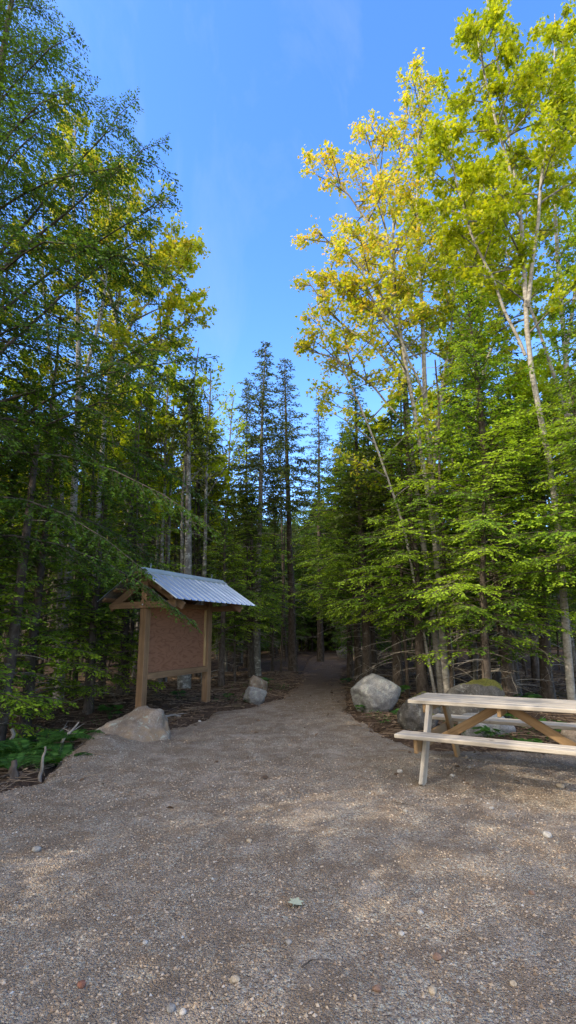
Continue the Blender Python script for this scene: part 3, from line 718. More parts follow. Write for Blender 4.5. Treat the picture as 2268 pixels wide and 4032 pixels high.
def egg(P):                                                  # leaning boulder: high on the right, sloping down to the left
    P = P.copy(); P[:, 2] += 0.30 * P[:, 0] * (P[:, 2] > -0.2) * np.clip(P[:, 2] + 0.2, 0, 1); P[:, 0] += 0.12 * P[:, 2]; return P
p = G(945, 1790); put_rock(gz(p, 0.25), 0.15, 11, (0.94, 0.78, 0.70), 'granite', label='large rounded grey granite boulder with a sunlit patch right of the path mouth', shape=egg, planes=9, soft=15, rough=0.06)
p = G(640, 1768); put_rock(gz(p, 0.12), 0.9, 29, (0.52, 0.42, 0.44), 'granite', label='blocky grey rock in front, left of the path mouth', planes=16, rough=0.09)
p = G(648, 1742); put_rock(gz(p, 0.16), 1.3, 25, (0.50, 0.44, 0.46), 'warm_granite', label='tan rock behind the blocky grey rock left of the path', planes=14)
def slab(P):
    P = P.copy(); P[:, 2] += 0.34 * P[:, 0] * np.clip(P[:, 2] + 0.4, 0, 1.4); return P
p = G(318, 1868); put_rock((p[0] - 0.08, p[1] + 0.22, -0.02), 0.12, 34, (1.08, 0.85, 0.72), 'warm_granite', soft=30, rough=0.11, label='half buried tan boulder in front of the left shelter post', shape=slab, planes=8)
p = A(1120, 1760, 8.7); put_rock((p[0] + 0.55, 8.75, 0.08), -0.15, 44, (1.2, 1.0, 1.1), 'mossy_granite', label='big dark mossy boulder behind the picnic table', planes=13, rough=0.07)
p = A(1055, 1790, 8.1); put_rock((p[0], 8.1, 0.20), 0.5, 47, (0.50, 0.6, 0.66), 'mossy_granite', label='dark split rock with pale top left of the mossy boulder', planes=12)
p = A(1225, 1850, 7.7); put_rock((p[0], 7.75, 0.10), 0.2, 52, (0.80, 0.5, 0.48), 'granite', label='low pale lichen speckled rock under the back bench', planes=14, rough=0.08)
p = A(1440, 1835, 6.6); put_rock((p[0] + 0.22, 6.8, 0.08), 0.7, 57, (0.55, 0.5, 0.5), 'warm_granite', label='tan rock beside the right end of the picnic table', planes=12)
p = G(868, 1655); put_rock(gz(p, 0.3), 0.0, 61, (0.9, 0.8, 0.9), 'granite', sub=3, label='small grey rock at the far bend of the path', planes=12)
p = G(905, 1662); put_rock(gz(p, 0.25), 0.5, 63, (1.1, 0.9, 0.8), 'warm_granite', sub=3, label='brown rock right of the far bend of the path', planes=12)
st = [(951, 1813, 0.20, 'pale_granite', 'pale bluish stone at the foot of the large grey boulder'), (1378, 2105, 0.085, 'pale_granite', 'pale angular stone on the gravel near the right edge'),
      (590, 2472, 0.055, 'tan_stone', 'tan stone low on the gravel left of centre'), (205, 2474, 0.05, 'red_stone', 'dark red stone at the lower left of the gravel'),
      (1101, 2416, 0.055, 'brown_stone', 'brown stone at the lower right of the gravel'), (1411, 1984, 0.09, 'tan_stone', 'tan stone at the right edge in front of the bench'),
      (1006, 1942, 0.075, 'white_stone', 'white stone on the gravel left of the table leg'), (1020, 2041, 0.05, 'blue_stone', 'small bluish stone on the gravel below the table leg'),
      (1236, 2035, 0.05, 'white_stone', 'small white stone on the gravel below the front bench'), (627, 2113, 0.05, 'tan_stone', 'pale tan stone in the middle of the gravel'),
      (92, 2143, 0.075, 'blue_stone', 'flat blue grey stone at the left of the gravel'), (725, 2374, 0.04, 'blue_stone', 'small dark grey stone below the pale leaf'),
      (365, 2370, 0.035, 'white_stone', 'small white stone at the lower left of the gravel'), (1058, 2305, 0.04, 'white_stone', 'small white stone right of the pale leaf'),
      (1090, 2500, 0.05, 'tan_stone', 'tan stone at the bottom right of the gravel'), (1010, 2358, 0.04, 'white_stone', 'white stone lower right of the pale leaf'),
      (502, 1815, 0.07, 'white_stone', 'white stone near the right shelter post'), (1180, 1935, 0.06, 'blue_stone', 'grey stone on the gravel under the front bench'),
      (1137, 1956, 0.06, 'white_stone', 'pale stone just right of the front table leg'), (1338, 2253, 0.045, 'brown_stone', 'small brown stone at the right of the gravel'),
      (950, 2498, 0.05, 'brown_stone', 'reddish brown stone at the bottom of the gravel'), (1292, 2480, 0.04, 'tan_stone', 'small tan stone at the bottom right corner'),
      (460, 2548, 0.04, 'white_stone', 'pale stone at the bottom left of the gravel'), (430, 2538, 0.05, 'blue_stone', 'grey stone at the bottom left of the gravel')]
for i, (x, y, s, mt, lb) in enumerate(st):
    q = G(x, y); put_rock((q[0], q[1], float(gravel_z(q[0], q[1])) + s * 0.12), i * 1.7, 100 + i, (s * 0.8, s * 0.68, s * 0.5), mt, sub=3 if s > 0.06 else 2, planes=9, rough=0.08, label=lb, cat='stone', name='stone')

# ----------------------------------------------------------------- hero trees
def floor_at(x, y): return float(max(floor_z(x, y), gravel_z(x, y)))
hk = dict(barkm='spruce_bark', leafm='hemlock_leaf')
def put(o, x, y, rz, label, cat='tree', group=None):
    o.location = (x, y, floor_at(x, y) - 0.03); o.rotation_euler = (0, 0, rz); return tag(o, label, cat, group)
X0, Y0 = -6.2, 8.4
def loc_(px, py, Y): return A(px, py, Y) - np.array([X0, Y0, floor_at(X0, Y0)])
big = conifer('hemlock_tree', 1, 18.5, 4.6, 3.4, 160, 0.074, 0.60, ltstep=0.034, r0=0.2, droop=0.55, rise=0.25, dead=16, deadz=(0.6, 5), deadlen=1.6, shape=0.85, tip=0.28, azbias=(-0.15, 0.12), shade=0.0,
              extra=[(8.2, loc_(350, 240, 8.2), 0.1), (8.0, loc_(425, 345, 8.0), 0.25), (7.2, loc_(452, 480, 8.3), 0.15), (5.6, loc_(535, 900, 8.0), 0.25), (6.0, loc_(400, 560, 8.6), 0.2), (4.6, loc_(500, 800, 9.0), 0.2), (4.3, loc_(430, 950, 7.6), 0.25)], **hk)
put(big, X0, Y0, 0, 'tall dark hemlock with long drooping boughs at the left edge')
def hem(seed, x, y, H, R, z0, nb, label, rz=0.0, **k):
    d = dict(r0=0.05 + 0.008 * H, droop=0.35, rise=0.3, tip=0.62, shade=0.08, dead=12, deadz=(0.3, max(0.8, z0 + 0.6)), deadlen=0.5 * R); d.update(k)
    return put(conifer('hemlock_tree', seed, H, R, z0, int(nb * 1.7), 0.085, 0.58, ltstep=0.034, **d, **hk), x, y, rz, label)
hem(2, -4.75, 9.6, 6.4, 1.75, 0.5, 70, 'young hemlock with bright low boughs left of the shelter', tip=0.9, shade=0.26)
hem(14, -5.0, 8.3, 4.4, 1.55, 0.35, 52, 'low bushy hemlock at the left edge above the ferns', rz=1.2, tip=0.9, shade=0.24)
hem(15, -4.05, 10.7, 5.0, 1.45, 0.4, 50, 'young hemlock just left of the shelter post', rz=2.2, tip=0.9, shade=0.24)
hem(3, -3.9, 12.2, 7.0, 2.0, 0.9, 66, 'mid sized hemlock directly behind the shelter gable', rz=1.0, tip=0.9, shade=0.24)
hem(4, 1.95, 13.2, 8.6, 2.3, 1.7, 84, 'leafy hemlock overhanging the path just behind the grey boulder', rz=0.5, tip=0.9, shade=0.28)
hem(5, 4.2, 10.1, 9.3, 2.6, 1.5, 100, 'broad sunlit hemlock behind the mossy boulder', tip=0.95, shade=0.38, dead=56, deadz=(0.4, 3.0))
hem(6, 6.4, 9.0, 10.6, 2.7, 2.0, 100, 'tall sunlit hemlock at the right edge', tip=0.95, shade=0.38, dead=60, deadz=(0.4, 4.0), rz=2.0)
hem(7, 2.75, 11.0, 7.4, 2.0, 1.5, 74, 'smaller hemlock left of the broad sunlit hemlock', rz=2.6, tip=0.9, shade=0.3)
hem(8, 3.5, 9.4, 4.6, 1.4, 0.9, 46, 'small hemlock with low bright sprays above the mossy boulder', tip=0.95, shade=0.25, rz=0.8, lean=(0.2, -0.3))
hem(9, 5.4, 8.7, 6.0, 1.7, 1.9, 50, 'slim hemlock behind the right end of the picnic table', tip=0.9, shade=0.22, rz=1.8, dead=40, deadz=(0.5, 3.0))
hem(10, 4.9, 12.6, 10.2, 2.4, 2.5, 80, 'hemlock standing behind the broad sunlit hemlock', tip=0.9, shade=0.28, rz=0.3)
hem(11, 2.05, 15.6, 8.2, 2.5, 1.9, 80, 'hemlock leaning over the path on its right side', rz=1.4, tip=0.9, shade=0.28)
hem(12, -1.25, 17.2, 6.6, 1.9, 1.6, 60, 'small hemlock on the left side of the path mouth', rz=2.4, tip=0.9, shade=0.28)
hem(13, -1.9, 14.6, 5.2, 1.5, 1.3, 46, 'slim hemlock right of the shelter roof', rz=0.4, tip=0.9, shade=0.28)
def pl(o, *ps): return [A(a, b_, c) - np.array([o[0], o[1], 0]) for a, b_, c in ps]
def ground_first(pts, o):
    pts = [np.array(q) for q in pts]; pts[0][2] = -0.25; return np.array(pts)
# orange-leaved maple clump
o2 = A(1128, 1715, 11)[:2]
ot = lambda pos: 0.20 * np.clip((1.3 - pos[:, 0]) / 2.6, -0.4, 1) + 0.035 * np.clip(pos[:, 2] - 9, -3, 4)
S = lambda r, st_, k, *ps: (ground_first(pl(o2, *ps), o2) if ps[0][1] > 1500 else np.array(pl(o2, *ps)), r, st_, k)
stems = [S(0.085, 0.55, 1.0, (1132, 1715, 11), (1108, 1380, 11), (1085, 1200, 11), (1068, 1000, 11), (1062, 820, 11), (1052, 640, 11.2), (1048, 450, 11.4), (1062, 260, 11.5)),
         S(0.075, 0.5, 1.0, (1124, 1716, 10.9), (1100, 1380, 10.9), (1068, 1195, 10.9), (1035, 1000, 10.9), (1005, 820, 10.8), (985, 650, 10.7), (955, 500, 10.6), (925, 395, 10.5)),
         S(0.075, 0.5, 1.0, (1108, 1715, 11.2), (1060, 1330, 11.2), (1035, 1150, 11.2), (1018, 960, 11.3), (998, 760, 11.4), (985, 600, 11.6), (1000, 420, 11.8), (1045, 220, 11.9)),
         S(0.036, 0.45, 0.8, (1098, 1716, 11.0), (1020, 1330, 11), (972, 1200, 11), (935, 1080, 11), (890, 980, 10.9), (825, 860, 10.8), (775, 760, 10.6)),
         S(0.04, 0.4, 0.8, (1090, 1195, 11.0), (1110, 1000, 11.1), (1132, 850, 11.2), (1150, 650, 11.4), (1165, 480, 11.5)),
         S(0.03, 0.3, 0.6, (1005, 820, 10.8), (930, 690, 10.7), (850, 610, 10.6), (768, 600, 10.5)), S(0.03, 0.3, 0.6, (985, 650, 10.7), (900, 520, 10.6), (840, 445, 10.5), (790, 390, 10.5)),
         S(0.028, 0.3, 0.6, (1000, 570, 11.6), (955, 440, 11.5), (918, 330, 11.4)), S(0.028, 0.3, 0.6, (1048, 450, 11.4), (1055, 300, 11.4), (1064, 165, 11.4)),
         S(0.03, 0.25, 0.6, (1018, 960, 11.3), (930, 860, 11.2), (840, 800, 11.1), (770, 700, 11.0)),
         S(0.03, 0.3, 0.7, (1030, 1080, 11.2), (930, 960, 11.0), (840, 900, 10.8), (745, 870, 10.6)), S(0.03, 0.3, 0.7, (1050, 900, 11.1), (960, 800, 10.8), (880, 730, 10.6), (800, 690, 10.4)),
         S(0.035, 0.3, 0.9, (1080, 1130, 11.1), (1130, 930, 11.4), (1180, 760, 11.7), (1215, 590, 11.9)), S(0.03, 0.3, 0.8, (1068, 1000, 11.0), (1010, 850, 10.6), (940, 760, 10.3), (905, 660, 10.2))]
tr = broadleaf('maple_tree', 21, stems, 'birch_bark', 'maple_leaf', nbr=18, blen=1.3, leaf=0.074, per=3, tint=(0.02, 0.52), tintz=ot, tw=6, lev3=6)
tr.location = (o2[0], o2[1], floor_at(*o2)); tag(tr, 'multi stemmed maple with orange tinted young leaves right of the sky gap', 'tree')
o1 = A(1440, 1800, 9.6)[:2]
S = lambda r, st_, k, *ps: (ground_first(pl(o1, *ps), o1) if ps[0][1] > 1500 else np.array(pl(o1, *ps)), r, st_, k)
stems = [S(0.075, 0.40, 1.3, (1440, 1800, 9.6), (1405, 1300, 9.6), (1395, 1200, 9.6), (1345, 1000, 9.6), (1325, 900, 9.6), (1328, 800, 9.6), (1322, 680, 9.7), (1305, 540, 9.7), (1282, 370, 9.8), (1258, 200, 9.8), (1235, 60, 9.8), (1215, -60, 9.8)),
         S(0.036, 0.35, 1.0, (1322, 900, 9.6), (1285, 820, 9.6), (1240, 700, 9.5), (1190, 600, 9.4), (1150, 480, 9.3), (1128, 360, 9.3)),
         S(0.045, 0.3, 1.0, (1328, 780, 9.6), (1345, 600, 9.5), (1370, 420, 9.4), (1400, 230, 9.3), (1425, 60, 9.2)),
         S(0.035, 0.3, 0.7, (1305, 540, 9.7), (1270, 380, 9.5), (1220, 200, 9.4), (1195, 60, 9.4))]
tr = broadleaf('maple_tree', 22, stems, 'birch_bark', 'maple_leaf_green', nbr=20, blen=1.4, leaf=0.080, per=6, tint=(0.26, 0.55), tw=7, lev3=6)
tr.location = (o1[0], o1[1], floor_at(*o1)); tag(tr, 'tall pale trunked maple with yellow green leaves at the upper right', 'tree')
o3 = A(1475, 1700, 11.5)[:2]
S = lambda r, st_, k, *ps: (ground_first(pl(o3, *ps), o3) if ps[0][1] > 1500 else np.array(pl(o3, *ps)), r, st_, k)
stems = [S(0.09, 0.45, 1.2, (1475, 1700, 11.5), (1450, 1250, 11.5), (1425, 900, 11.5), (1400, 600, 11.6), (1385, 300, 11.8), (1400, 40, 12)), S(0.05, 0.4, 1, (1425, 900, 11.5), (1460, 650, 11.3), (1480, 350, 11.2), (1490, 100, 11)),
         S(0.05, 0.4, 1, (1440, 1100, 11.5), (1380, 900, 11.9), (1300, 700, 12.2), (1230, 520, 12.4), (1190, 380, 12.5))]
tr = broadleaf('maple_tree', 23, stems, 'birch_bark', 'maple_leaf_green', nbr=16, blen=1.6, leaf=0.085, per=5, tint=(0.3, 0.4), tw=6, lev3=4)
tr.location = (o3[0], o3[1], floor_at(*o3)); tag(tr, 'maple crowding behind the tall pale trunked maple at the right edge', 'tree')
o6 = A(1190, 1650, 14.5)[:2]
S = lambda r, st_, k, *ps: (ground_first(pl(o6, *ps), o6) if ps[0][1] > 1500 else np.array(pl(o6, *ps)), r, st_, k)
stems = [S(0.10, 0.45, 1.4, (1190, 1650, 14.5), (1195, 1200, 14.5), (1205, 900, 14.5), (1215, 650, 14.5), (1220, 430, 14.5)), S(0.06, 0.3, 1.2, (1200, 1000, 14.5), (1260, 800, 14.3), (1310, 620, 14.2), (1340, 450, 14.2)), S(0.06, 0.3, 1.2, (1200, 950, 14.5), (1150, 800, 14.6), (1110, 650, 14.7), (1090, 520, 14.8))]
tr = broadleaf('maple_tree', 26, stems, 'birch_bark', 'maple_leaf', nbr=18, blen=1.7, leaf=0.11, per=4, tint=(0.18, 0.35), tw=6, lev3=5)
tr.location = (o6[0], o6[1], floor_at(*o6)); tag(tr, 'yellow green maple filling the gap behind the two pale trunked maples', 'tree')
# sunlit maples on the left, behind the dark hemlock
o4 = A(238, 1650, 12.5)[:2]
S = lambda r, st_, k, *ps: (ground_first(pl(o4, *ps), o4) if ps[0][1] > 1500 else np.array(pl(o4, *ps)), r, st_, k)
stems = [S(0.09, 0.45, 1.2, (238, 1650, 12.5), (248, 1250, 12.5), (264, 1060, 12.5), (282, 880, 12.5), (305, 700, 12.5), (325, 560, 12.5), (325, 420, 12.5)),
         S(0.05, 0.3, 0.9, (280, 900, 12.5), (350, 790, 12.4), (420, 720, 12.3), (478, 672, 12.2)), S(0.05, 0.3, 0.9, (305, 700, 12.5), (370, 660, 12.5), (420, 640, 12.5), (470, 690, 12.5)),
         S(0.045, 0.3, 0.9, (270, 1000, 12.5), (350, 920, 12.3), (430, 850, 12.2), (490, 790, 12.1)), S(0.045, 0.35, 0.9, (290, 800, 12.5), (240, 640, 12.3), (200, 480, 12.2), (180, 330, 12.2))]
tr = broadleaf('maple_tree', 24, stems, 'birch_bark', 'maple_leaf', nbr=15, blen=1.5, leaf=0.085, per=5, tint=(0.22, 0.35), tw=6, lev3=5)
tr.location = (o4[0], o4[1], floor_at(*o4)); tag(tr, 'yellow green maple glowing behind the dark hemlock on the left', 'tree')
o5 = A(160, 1650, 11.2)[:2]
S = lambda r, st_, k, *ps: (ground_first(pl(o5, *ps), o5) if ps[0][1] > 1500 else np.array(pl(o5, *ps)), r, st_, k)
stems = [S(0.10, 0.5, 1.2, (160, 1650, 11.2), (188, 1180, 11.2), (200, 1000, 11.2), (195, 700, 11.3), (180, 470, 11.4), (190, 260, 11.5)), S(0.06, 0.4, 1, (150, 1650, 11.4), (160, 1220, 11.4), (120, 900, 11.4), (100, 600, 11.4), (120, 380, 11.4)),
         S(0.05, 0.35, 0.9, (200, 1000, 11.2), (255, 800, 11.2), (280, 600, 11.2), (270, 420, 11.2))]
tr = broadleaf('birch_tree', 25, stems, 'birch_bark', 'maple_leaf', nbr=14, blen=1.5, leaf=0.095, per=5, tint=(0.2, 0.35), tw=6, lev3=4)
tr.location = (o5[0], o5[1], floor_at(*o5)); tag(tr, 'leaning white barked birch pair among the left hemlock boughs', 'tree')
# slim half bare hardwood above the shelter roof
def slim(seed, base, mid, topp, Y, r, label, barkm='grey_bark', leafm='maple_leaf_green', start=0.55, k=0.6, per=1, blen=1.1, lev3=3, tint=(0.2, 0.3)):
    o = A(base[0], base[1], Y)[:2]; P = np.array(pl(o, (*base, Y), (*mid, Y), (*topp, Y))); P[0][2] = -0.3
    tr = broadleaf('slim_hardwood', seed, [(P, r, start, k)], barkm, leafm, nbr=22, blen=blen, leaf=0.10, per=per, tint=tint, tw=5, lev3=lev3, up=1.1)
    tr.location = (o[0], o[1], floor_at(*o)); tag(tr, label, 'tree'); return tr
slim(31, (514, 1660), (519, 1200), (532, 930), 15.5, 0.085, 'half bare hardwood rising behind the middle of the shelter roof', k=1.0)
slim(32, (405, 1660), (412, 1200), (425, 900), 15.0, 0.07, 'slim grey hardwood behind the shelter ridge, second of its row')
slim(33, (418, 1650), (428, 1200), (445, 850), 16.0, 0.07, 'slim grey hardwood behind the shelter ridge, third of its row')
slim(34, (392, 1650), (398, 1200), (400, 930), 16.5, 0.06, 'thin grey hardwood behind the shelter ridge, first of its row')
slim(35, (455, 1650), (462, 1200), (500, 880), 14.2, 0.07, 'slim grey hardwood touching the thick grey trunk behind the shelter')
slim(36, (568, 1655), (572, 1250), (585, 1010), 20.0, 0.08, 'bare topped hardwood at the left of the sky gap', k=0.9, per=2)
def spr(seed, base, topp, Y, r, R, z0f, nb, label, barkm='spruce_bark', **kw):
    o = A(base[0], base[1], Y)[:2]; H = A(topp[0], topp[1], Y); d = dict(droop=0.25, rise=0.08, dead=26, deadlen=1.1, shape=0.75, step=0.12, tmpl=NEEDLE, radial=True, ltstep=0.034, tip=0.45, shade=0.05); d.update(kw)
    h = H[2]; dd_ = d.pop('deadz', (1.0, z0f * h + 0.5))
    tr = conifer('spruce_tree', seed, h, R, z0f * h, int(nb * 1.8), 0.14, 0.42, barkm, 'spruce_leaf', r0=r, lean=(H[0] - o[0], 0), deadz=dd_, **d)
    tr.location = (o[0], o[1], floor_at(*o)); tag(tr, label, 'tree'); return tr
spr(41, (645, 1700), (670, 862), 17.5, 0.13, 1.8, 0.42, 62, 'tall spruce with bare pale lower trunk left of the path', barkm='grey_bark')
spr(42, (737, 1690), (716, 900), 20.5, 0.16, 1.8, 0.46, 58, 'tall spruce with thick trunk at the left edge of the path')
spr(43, (618, 1690), (622, 955), 22, 0.09, 1.7, 0.36, 66, 'narrow spruce left of the two tall path side spruces')
spr(44, (464, 1690), (473, 960), 14.0, 0.15, 1.2, 0.72, 30, 'thick grey spruce trunk behind the shelter roof', barkm='grey_bark', dead=30)
spr(45, (352, 1690), (372, 1000), 15, 0.11, 1.3, 0.66, 30, 'straight dark spruce trunk above the shelter gable')
spr(46, (498, 1690), (500, 1010), 18, 0.12, 1.6, 0.35, 60, 'dark full spruce between the grey trunks behind the shelter')
spr(47, (628, 1690), (627, 1240), 17, 0.045, 0.8, 0.75, 14, 'thin pole spruce beside the pale trunked spruce')
spr(48, (806, 1668), (800, 1000), 27, 0.16, 1.8, 0.45, 50, 'dark spruce standing at the far end of the path')
spr(49, (880, 1690), (868, 1080), 17.5, 0.10, 1.5, 0.55, 40, 'sun striped spruce at the right edge of the path', dead=40)
spr(50, (938, 1712), (925, 1090), 14.0, 0.11, 1.5, 0.55, 36, 'dark spruce with dead whorls behind the grey boulder', dead=46, deadz=(0.6, 4.5))
spr(51, (1003, 1730), (985, 1050), 12.2, 0.12, 1.6, 0.6, 36, 'dark spruce with dead whorls right of the grey boulder', dead=46, deadz=(0.6, 4.5))
spr(52, (1290, 1735), (1275, 1010), 11.6, 0.15, 1.5, 0.6, 30, 'thick dark trunk behind the picnic table', dead=46, deadz=(0.6, 4.5))
spr(53, (1375, 1735), (1365, 1010), 10.6, 0.12, 1.5, 0.6, 30, 'dead limbed spruce near the right edge above the table', dead=60, deadz=(0.6, 5), deadlen=1.6)

# ----------------------------------------------------------------- woods
def proto(seed, H, R, z0, nb, r, dead, **k):
    d = dict(droop=0.25, rise=0.1, deadlen=1.0, deadz=(0.8, z0 + 0.5), shape=0.75, step=0.15, tmpl=NEEDLE, radial=True, ltstep=0.04, tip=0.5); d.update(k)
    lm = d.pop('leafm', 'spruce_leaf')
    return conifer(d.pop('name', 'spruce_tree'), seed, H, R, z0, int(nb * 1.6), d.pop('leaf', 0.17), d.pop('tlf', 0.46), 'spruce_bark', lm, r0=r, dead=dead, **d)
PR = [proto(71, 12.5, 1.7, 4.6, 54, 0.11, 44), proto(72, 10.5, 1.6, 3.6, 50, 0.09, 40), proto(73, 14.0, 1.6, 6.2, 50, 0.12, 48), proto(74, 8.5, 1.5, 2.6, 46, 0.07, 34)]
HP = [proto(75, 9.0, 2.3, 2.2, 70, 0.10, 24, name='hemlock_tree', leafm='hemlock_leaf', tmpl=KITE, radial=False, droop=0.35, rise=0.3, leaf=0.13, tlf=0.6, tip=0.6, ltstep=0.055),
      proto(76, 5.5, 1.6, 1.0, 46, 0.06, 14, name='hemlock_tree', leafm='hemlock_leaf', tmpl=KITE, radial=False, droop=0.35, rise=0.3, leaf=0.13, tlf=0.6, tip=0.6, ltstep=0.055)]
def pole(seed, H, r):
    rg = np.random.default_rng(seed); root = empty('bare_pole_tree'); tk, dd = MB(), MB(); z = np.linspace(-0.3, H, 9)
    P = np.stack([rg.normal(0, 0.04, 9).cumsum(), rg.normal(0, 0.04, 9).cumsum(), z], -1); tube(tk, P, np.linspace(r, r * 0.35, 9), 7)
    for i in range(34):
        q = rg.uniform(0.1, 0.98); Q = branch_path(rg, interp(P, np.array([q]))[0], rg.uniform(0, 6.3), rg.uniform(0.3, 1.0), rg.uniform(-0.1, 0.4), 0.25, 5); tube(dd, Q, np.linspace(0.009, 0.002, 5), 3, cap=False)
    link('trunk', tk.build('trunk', 'spruce_bark', True), root); link('dead_branches', dd.build('dead_branches', 'dead_twig', True), root); return root
PP = [pole(81, 7.0, 0.045), pole(82, 5.0, 0.035), pole(83, 9.0, 0.06)]
used = {}
mp_ = broadleaf('maple_tree', 91, [(np.array([(0, 0, -0.3), (0.1, 0, 3), (-0.1, 0.1, 6), (0.1, 0, 8.5), (0.0, 0, 11)]), 0.09, 0.4, 1.3), (np.array([(-0.05, 0.05, 4.5), (0.7, 0.2, 7), (1.1, 0.3, 9.5)]), 0.05, 0.3, 0.9), (np.array([(0, 0, 3.8), (-0.7, -0.4, 6), (-1.2, -0.5, 8.5)]), 0.05, 0.3, 0.9)],
                'grey_bark', 'maple_leaf_green', nbr=16, blen=1.5, leaf=0.13, per=4, tint=(0.25, 0.4), tw=5, lev3=5)
MPK = [(-4.6, 15.5), (-6.3, 17.5), (-8.4, 15.0), (-3.6, 20.0), (-7.6, 21.0), (-5.2, 24.0), (-2.4, 26.0), (-10.5, 20.0), (-4.2, 30.0), (-8.5, 27.0), (6.3, 16.0), (8.4, 14.0), (4.6, 18.0), (7.5, 20.0), (4.0, 24.0), (9.5, 17.5)]
zones = {'kiosk': 'behind the notice board shelter', 'mid': 'left of the path', 'pathr': 'right of the path beyond the grey boulder', 'right': 'behind the picnic table', 'left': 'behind the left hemlock boughs'}
kinds = {'s': ('dark spruce deep in the woods ', 'spruces '), 'h': ('green hemlock in the woods ', 'hemlocks '), 'p': ('thin bare pole tree in the woods ', 'bare pole trees ')}
rnd = random.Random(12)
placed = [(-5.7, 8.3), (-4.6, 15.5), (-6.3, 17.5), (-8.4, 15.0), (-3.6, 20.0), (-7.6, 21.0), (-5.2, 24.0), (6.3, 16.0), (8.4, 14.0), (4.6, 18.0), (-4.75, 9.6), (1.95, 13.2), (4.4, 11.3), (3.1, 12.4), (6.9, 10.2)]
def zone(x, y):
    b = x / y
    if b < -0.36: return 'left'
    if b < -0.15: return 'kiosk'
    if b < 0.06: return 'mid'
    if b < 0.24: return 'pathr'
    return 'right'
def place(kind, x, y):
    src = rnd.choice({'s': PR, 'h': HP, 'p': PP}[kind]); zn = zone(x, y)
    sz = rnd.uniform(0.8, 1.15)
    b = x / y
    if -0.16 < b < 0.06: sz *= min(1.0, (0.30 * y + 1.4) / 12.5 / 1.0) if kind != 'p' else 0.8      # the sky gap over the path: lower trees
    if b > 0.1 and kind != 'p': sz *= 0.72
    lb = kinds[kind][0] + zones[zn]; gr = kinds[kind][1] + zones[zn]
    if id(src) not in used:
        used[id(src)] = 1; o = src; o.location = (x, y, floor_at(x, y)); o.rotation_euler = (0, 0, rnd.uniform(0, 6.3)); o.scale = (sz, sz, sz); tag(o, lb, 'tree', gr)
    else: dup(src, (x, y, floor_at(x, y)), rnd.uniform(0, 6.3), (sz * rnd.uniform(0.9, 1.1), sz * rnd.uniform(0.9, 1.1), sz * rnd.uniform(0.9, 1.1)), lb, gr, (rnd.gauss(0, 0.025), rnd.gauss(0, 0.025)))
    placed.append((x, y))
tries = 0; cnt = {'s': 0, 'h': 0, 'p': 0}; want = {'s': 98, 'h': 60, 'p': 150}
while tries < 14000 and any(cnt[k] < want[k] for k in want):
    tries += 1
    y = 10.5 + 31 * rnd.random() ** 1.25; x = rnd.uniform(-0.62 * y - 1.0, 0.62 * y + 1.0)
    d = float(sdf(x, y))
    if d > -0.55: continue
    if abs(x) < 5 and y < 13.2 and not (x < -3.2 or x > 2): continue
    kind = rnd.choices('shp', (0.45, 0.25, 0.30))[0]
    if kind == 'h' and (d > -1.2 or (-0.2 < x / y < 0.08 and y < 17)): continue
    if kind == 's' and (d > -0.9 or y < 12.5): continue
    if kind in 'sh' and -0.36 < x / y < -0.12 and y < 19: continue
    if cnt[kind] >= want[kind]: continue
    mind = 1.15 if kind != 'p' else 0.42
    if any((x - a) ** 2 + (y - b_) ** 2 < mind ** 2 for a, b_ in placed): continue
    place(kind, x, y); cnt[kind] += 1
for i, (x, y) in enumerate(MPK):
    zn = zone(x, y); s = rnd.uniform(0.85, 1.1) * (0.8 if -0.16 < x / y < 0.06 else 1.0); lb, gr = 'yellow green maple deep in the woods ' + zones[zn], 'maples ' + zones[zn]
    if i == 0: mp_.location = (x, y, floor_at(x, y)); mp_.scale = (s, s, s); tag(mp_, lb, 'tree', gr)
    else: dup(mp_, (x, y, floor_at(x, y)), rnd.uniform(0, 6.3), (s, s, s), lb, gr)
for (x, y, s) in ((2.6, 41.0, 1.3), (0.4, 40.6, 1.25), (4.6, 39.8, 1.25), (-1.2, 38.0, 1.2), (1.4, 42.6, 1.35), (3.4, 43.4, 1.3), (-2.6, 34.5, 1.15), (-3.4, 38.5, 1.25), (-0.9, 34.0, 1.05), (3.6, 35.0, 1.15), (2.2, 46.0, 1.4), (0.6, 45.0, 1.4), (-0.6, 42.5, 1.3), (-1.6, 24.5, 0.75), (-1.1, 30.5, 0.8), (3.6, 30.0, 0.85), (3.2, 22.5, 0.8), (-2.0, 19.6, 0.7), (2.6, 17.2, 0.75)):
    zn = zone(x, y); dup(HP[1 if s < 0.9 else 0], (x, y, floor_at(x, y)), rnd.uniform(0, 6.3), (s * 1.15, s * 1.15, s), kinds['h'][0] + zones[zn], kinds['h'][1] + zones[zn])
# the dense edge of the wood left of the clearing, which shades the gravel
for (k, x, y, s) in (('h', -7.6, 6.0, 1.0), ('h', -8.4, 9.2, 1.15), ('s', -7.3, 11.3, 1.0), ('s', -9.8, 7.2, 1.05), ('h', -6.9, 3.8, 0.9), ('s', -9.0, 12.6, 1.0), ('h', -10.6, 10.4, 1.2), ('s', -8.6, 4.4, 0.9), ('h', -6.2, 1.6, 1.2), ('h', -7.3, -0.5, 0.92), ('h', -8.2, -3.2, 1.3), ('s', -9.6, 0.9, 1.0), ('h', -9.4, 2.2, 1.3), ('s', -10.2, -4.2, 1.0), ('s', -7.9, 1.9, 1.0)):
    zn = 'left'; src = HP[0] if k == 'h' else PR[0]
    dup(src, (x, y, floor_at(x, y)), rnd.uniform(0, 6.3), (s, s, s), kinds[k][0] + zones[zn], kinds[k][1] + zones[zn])
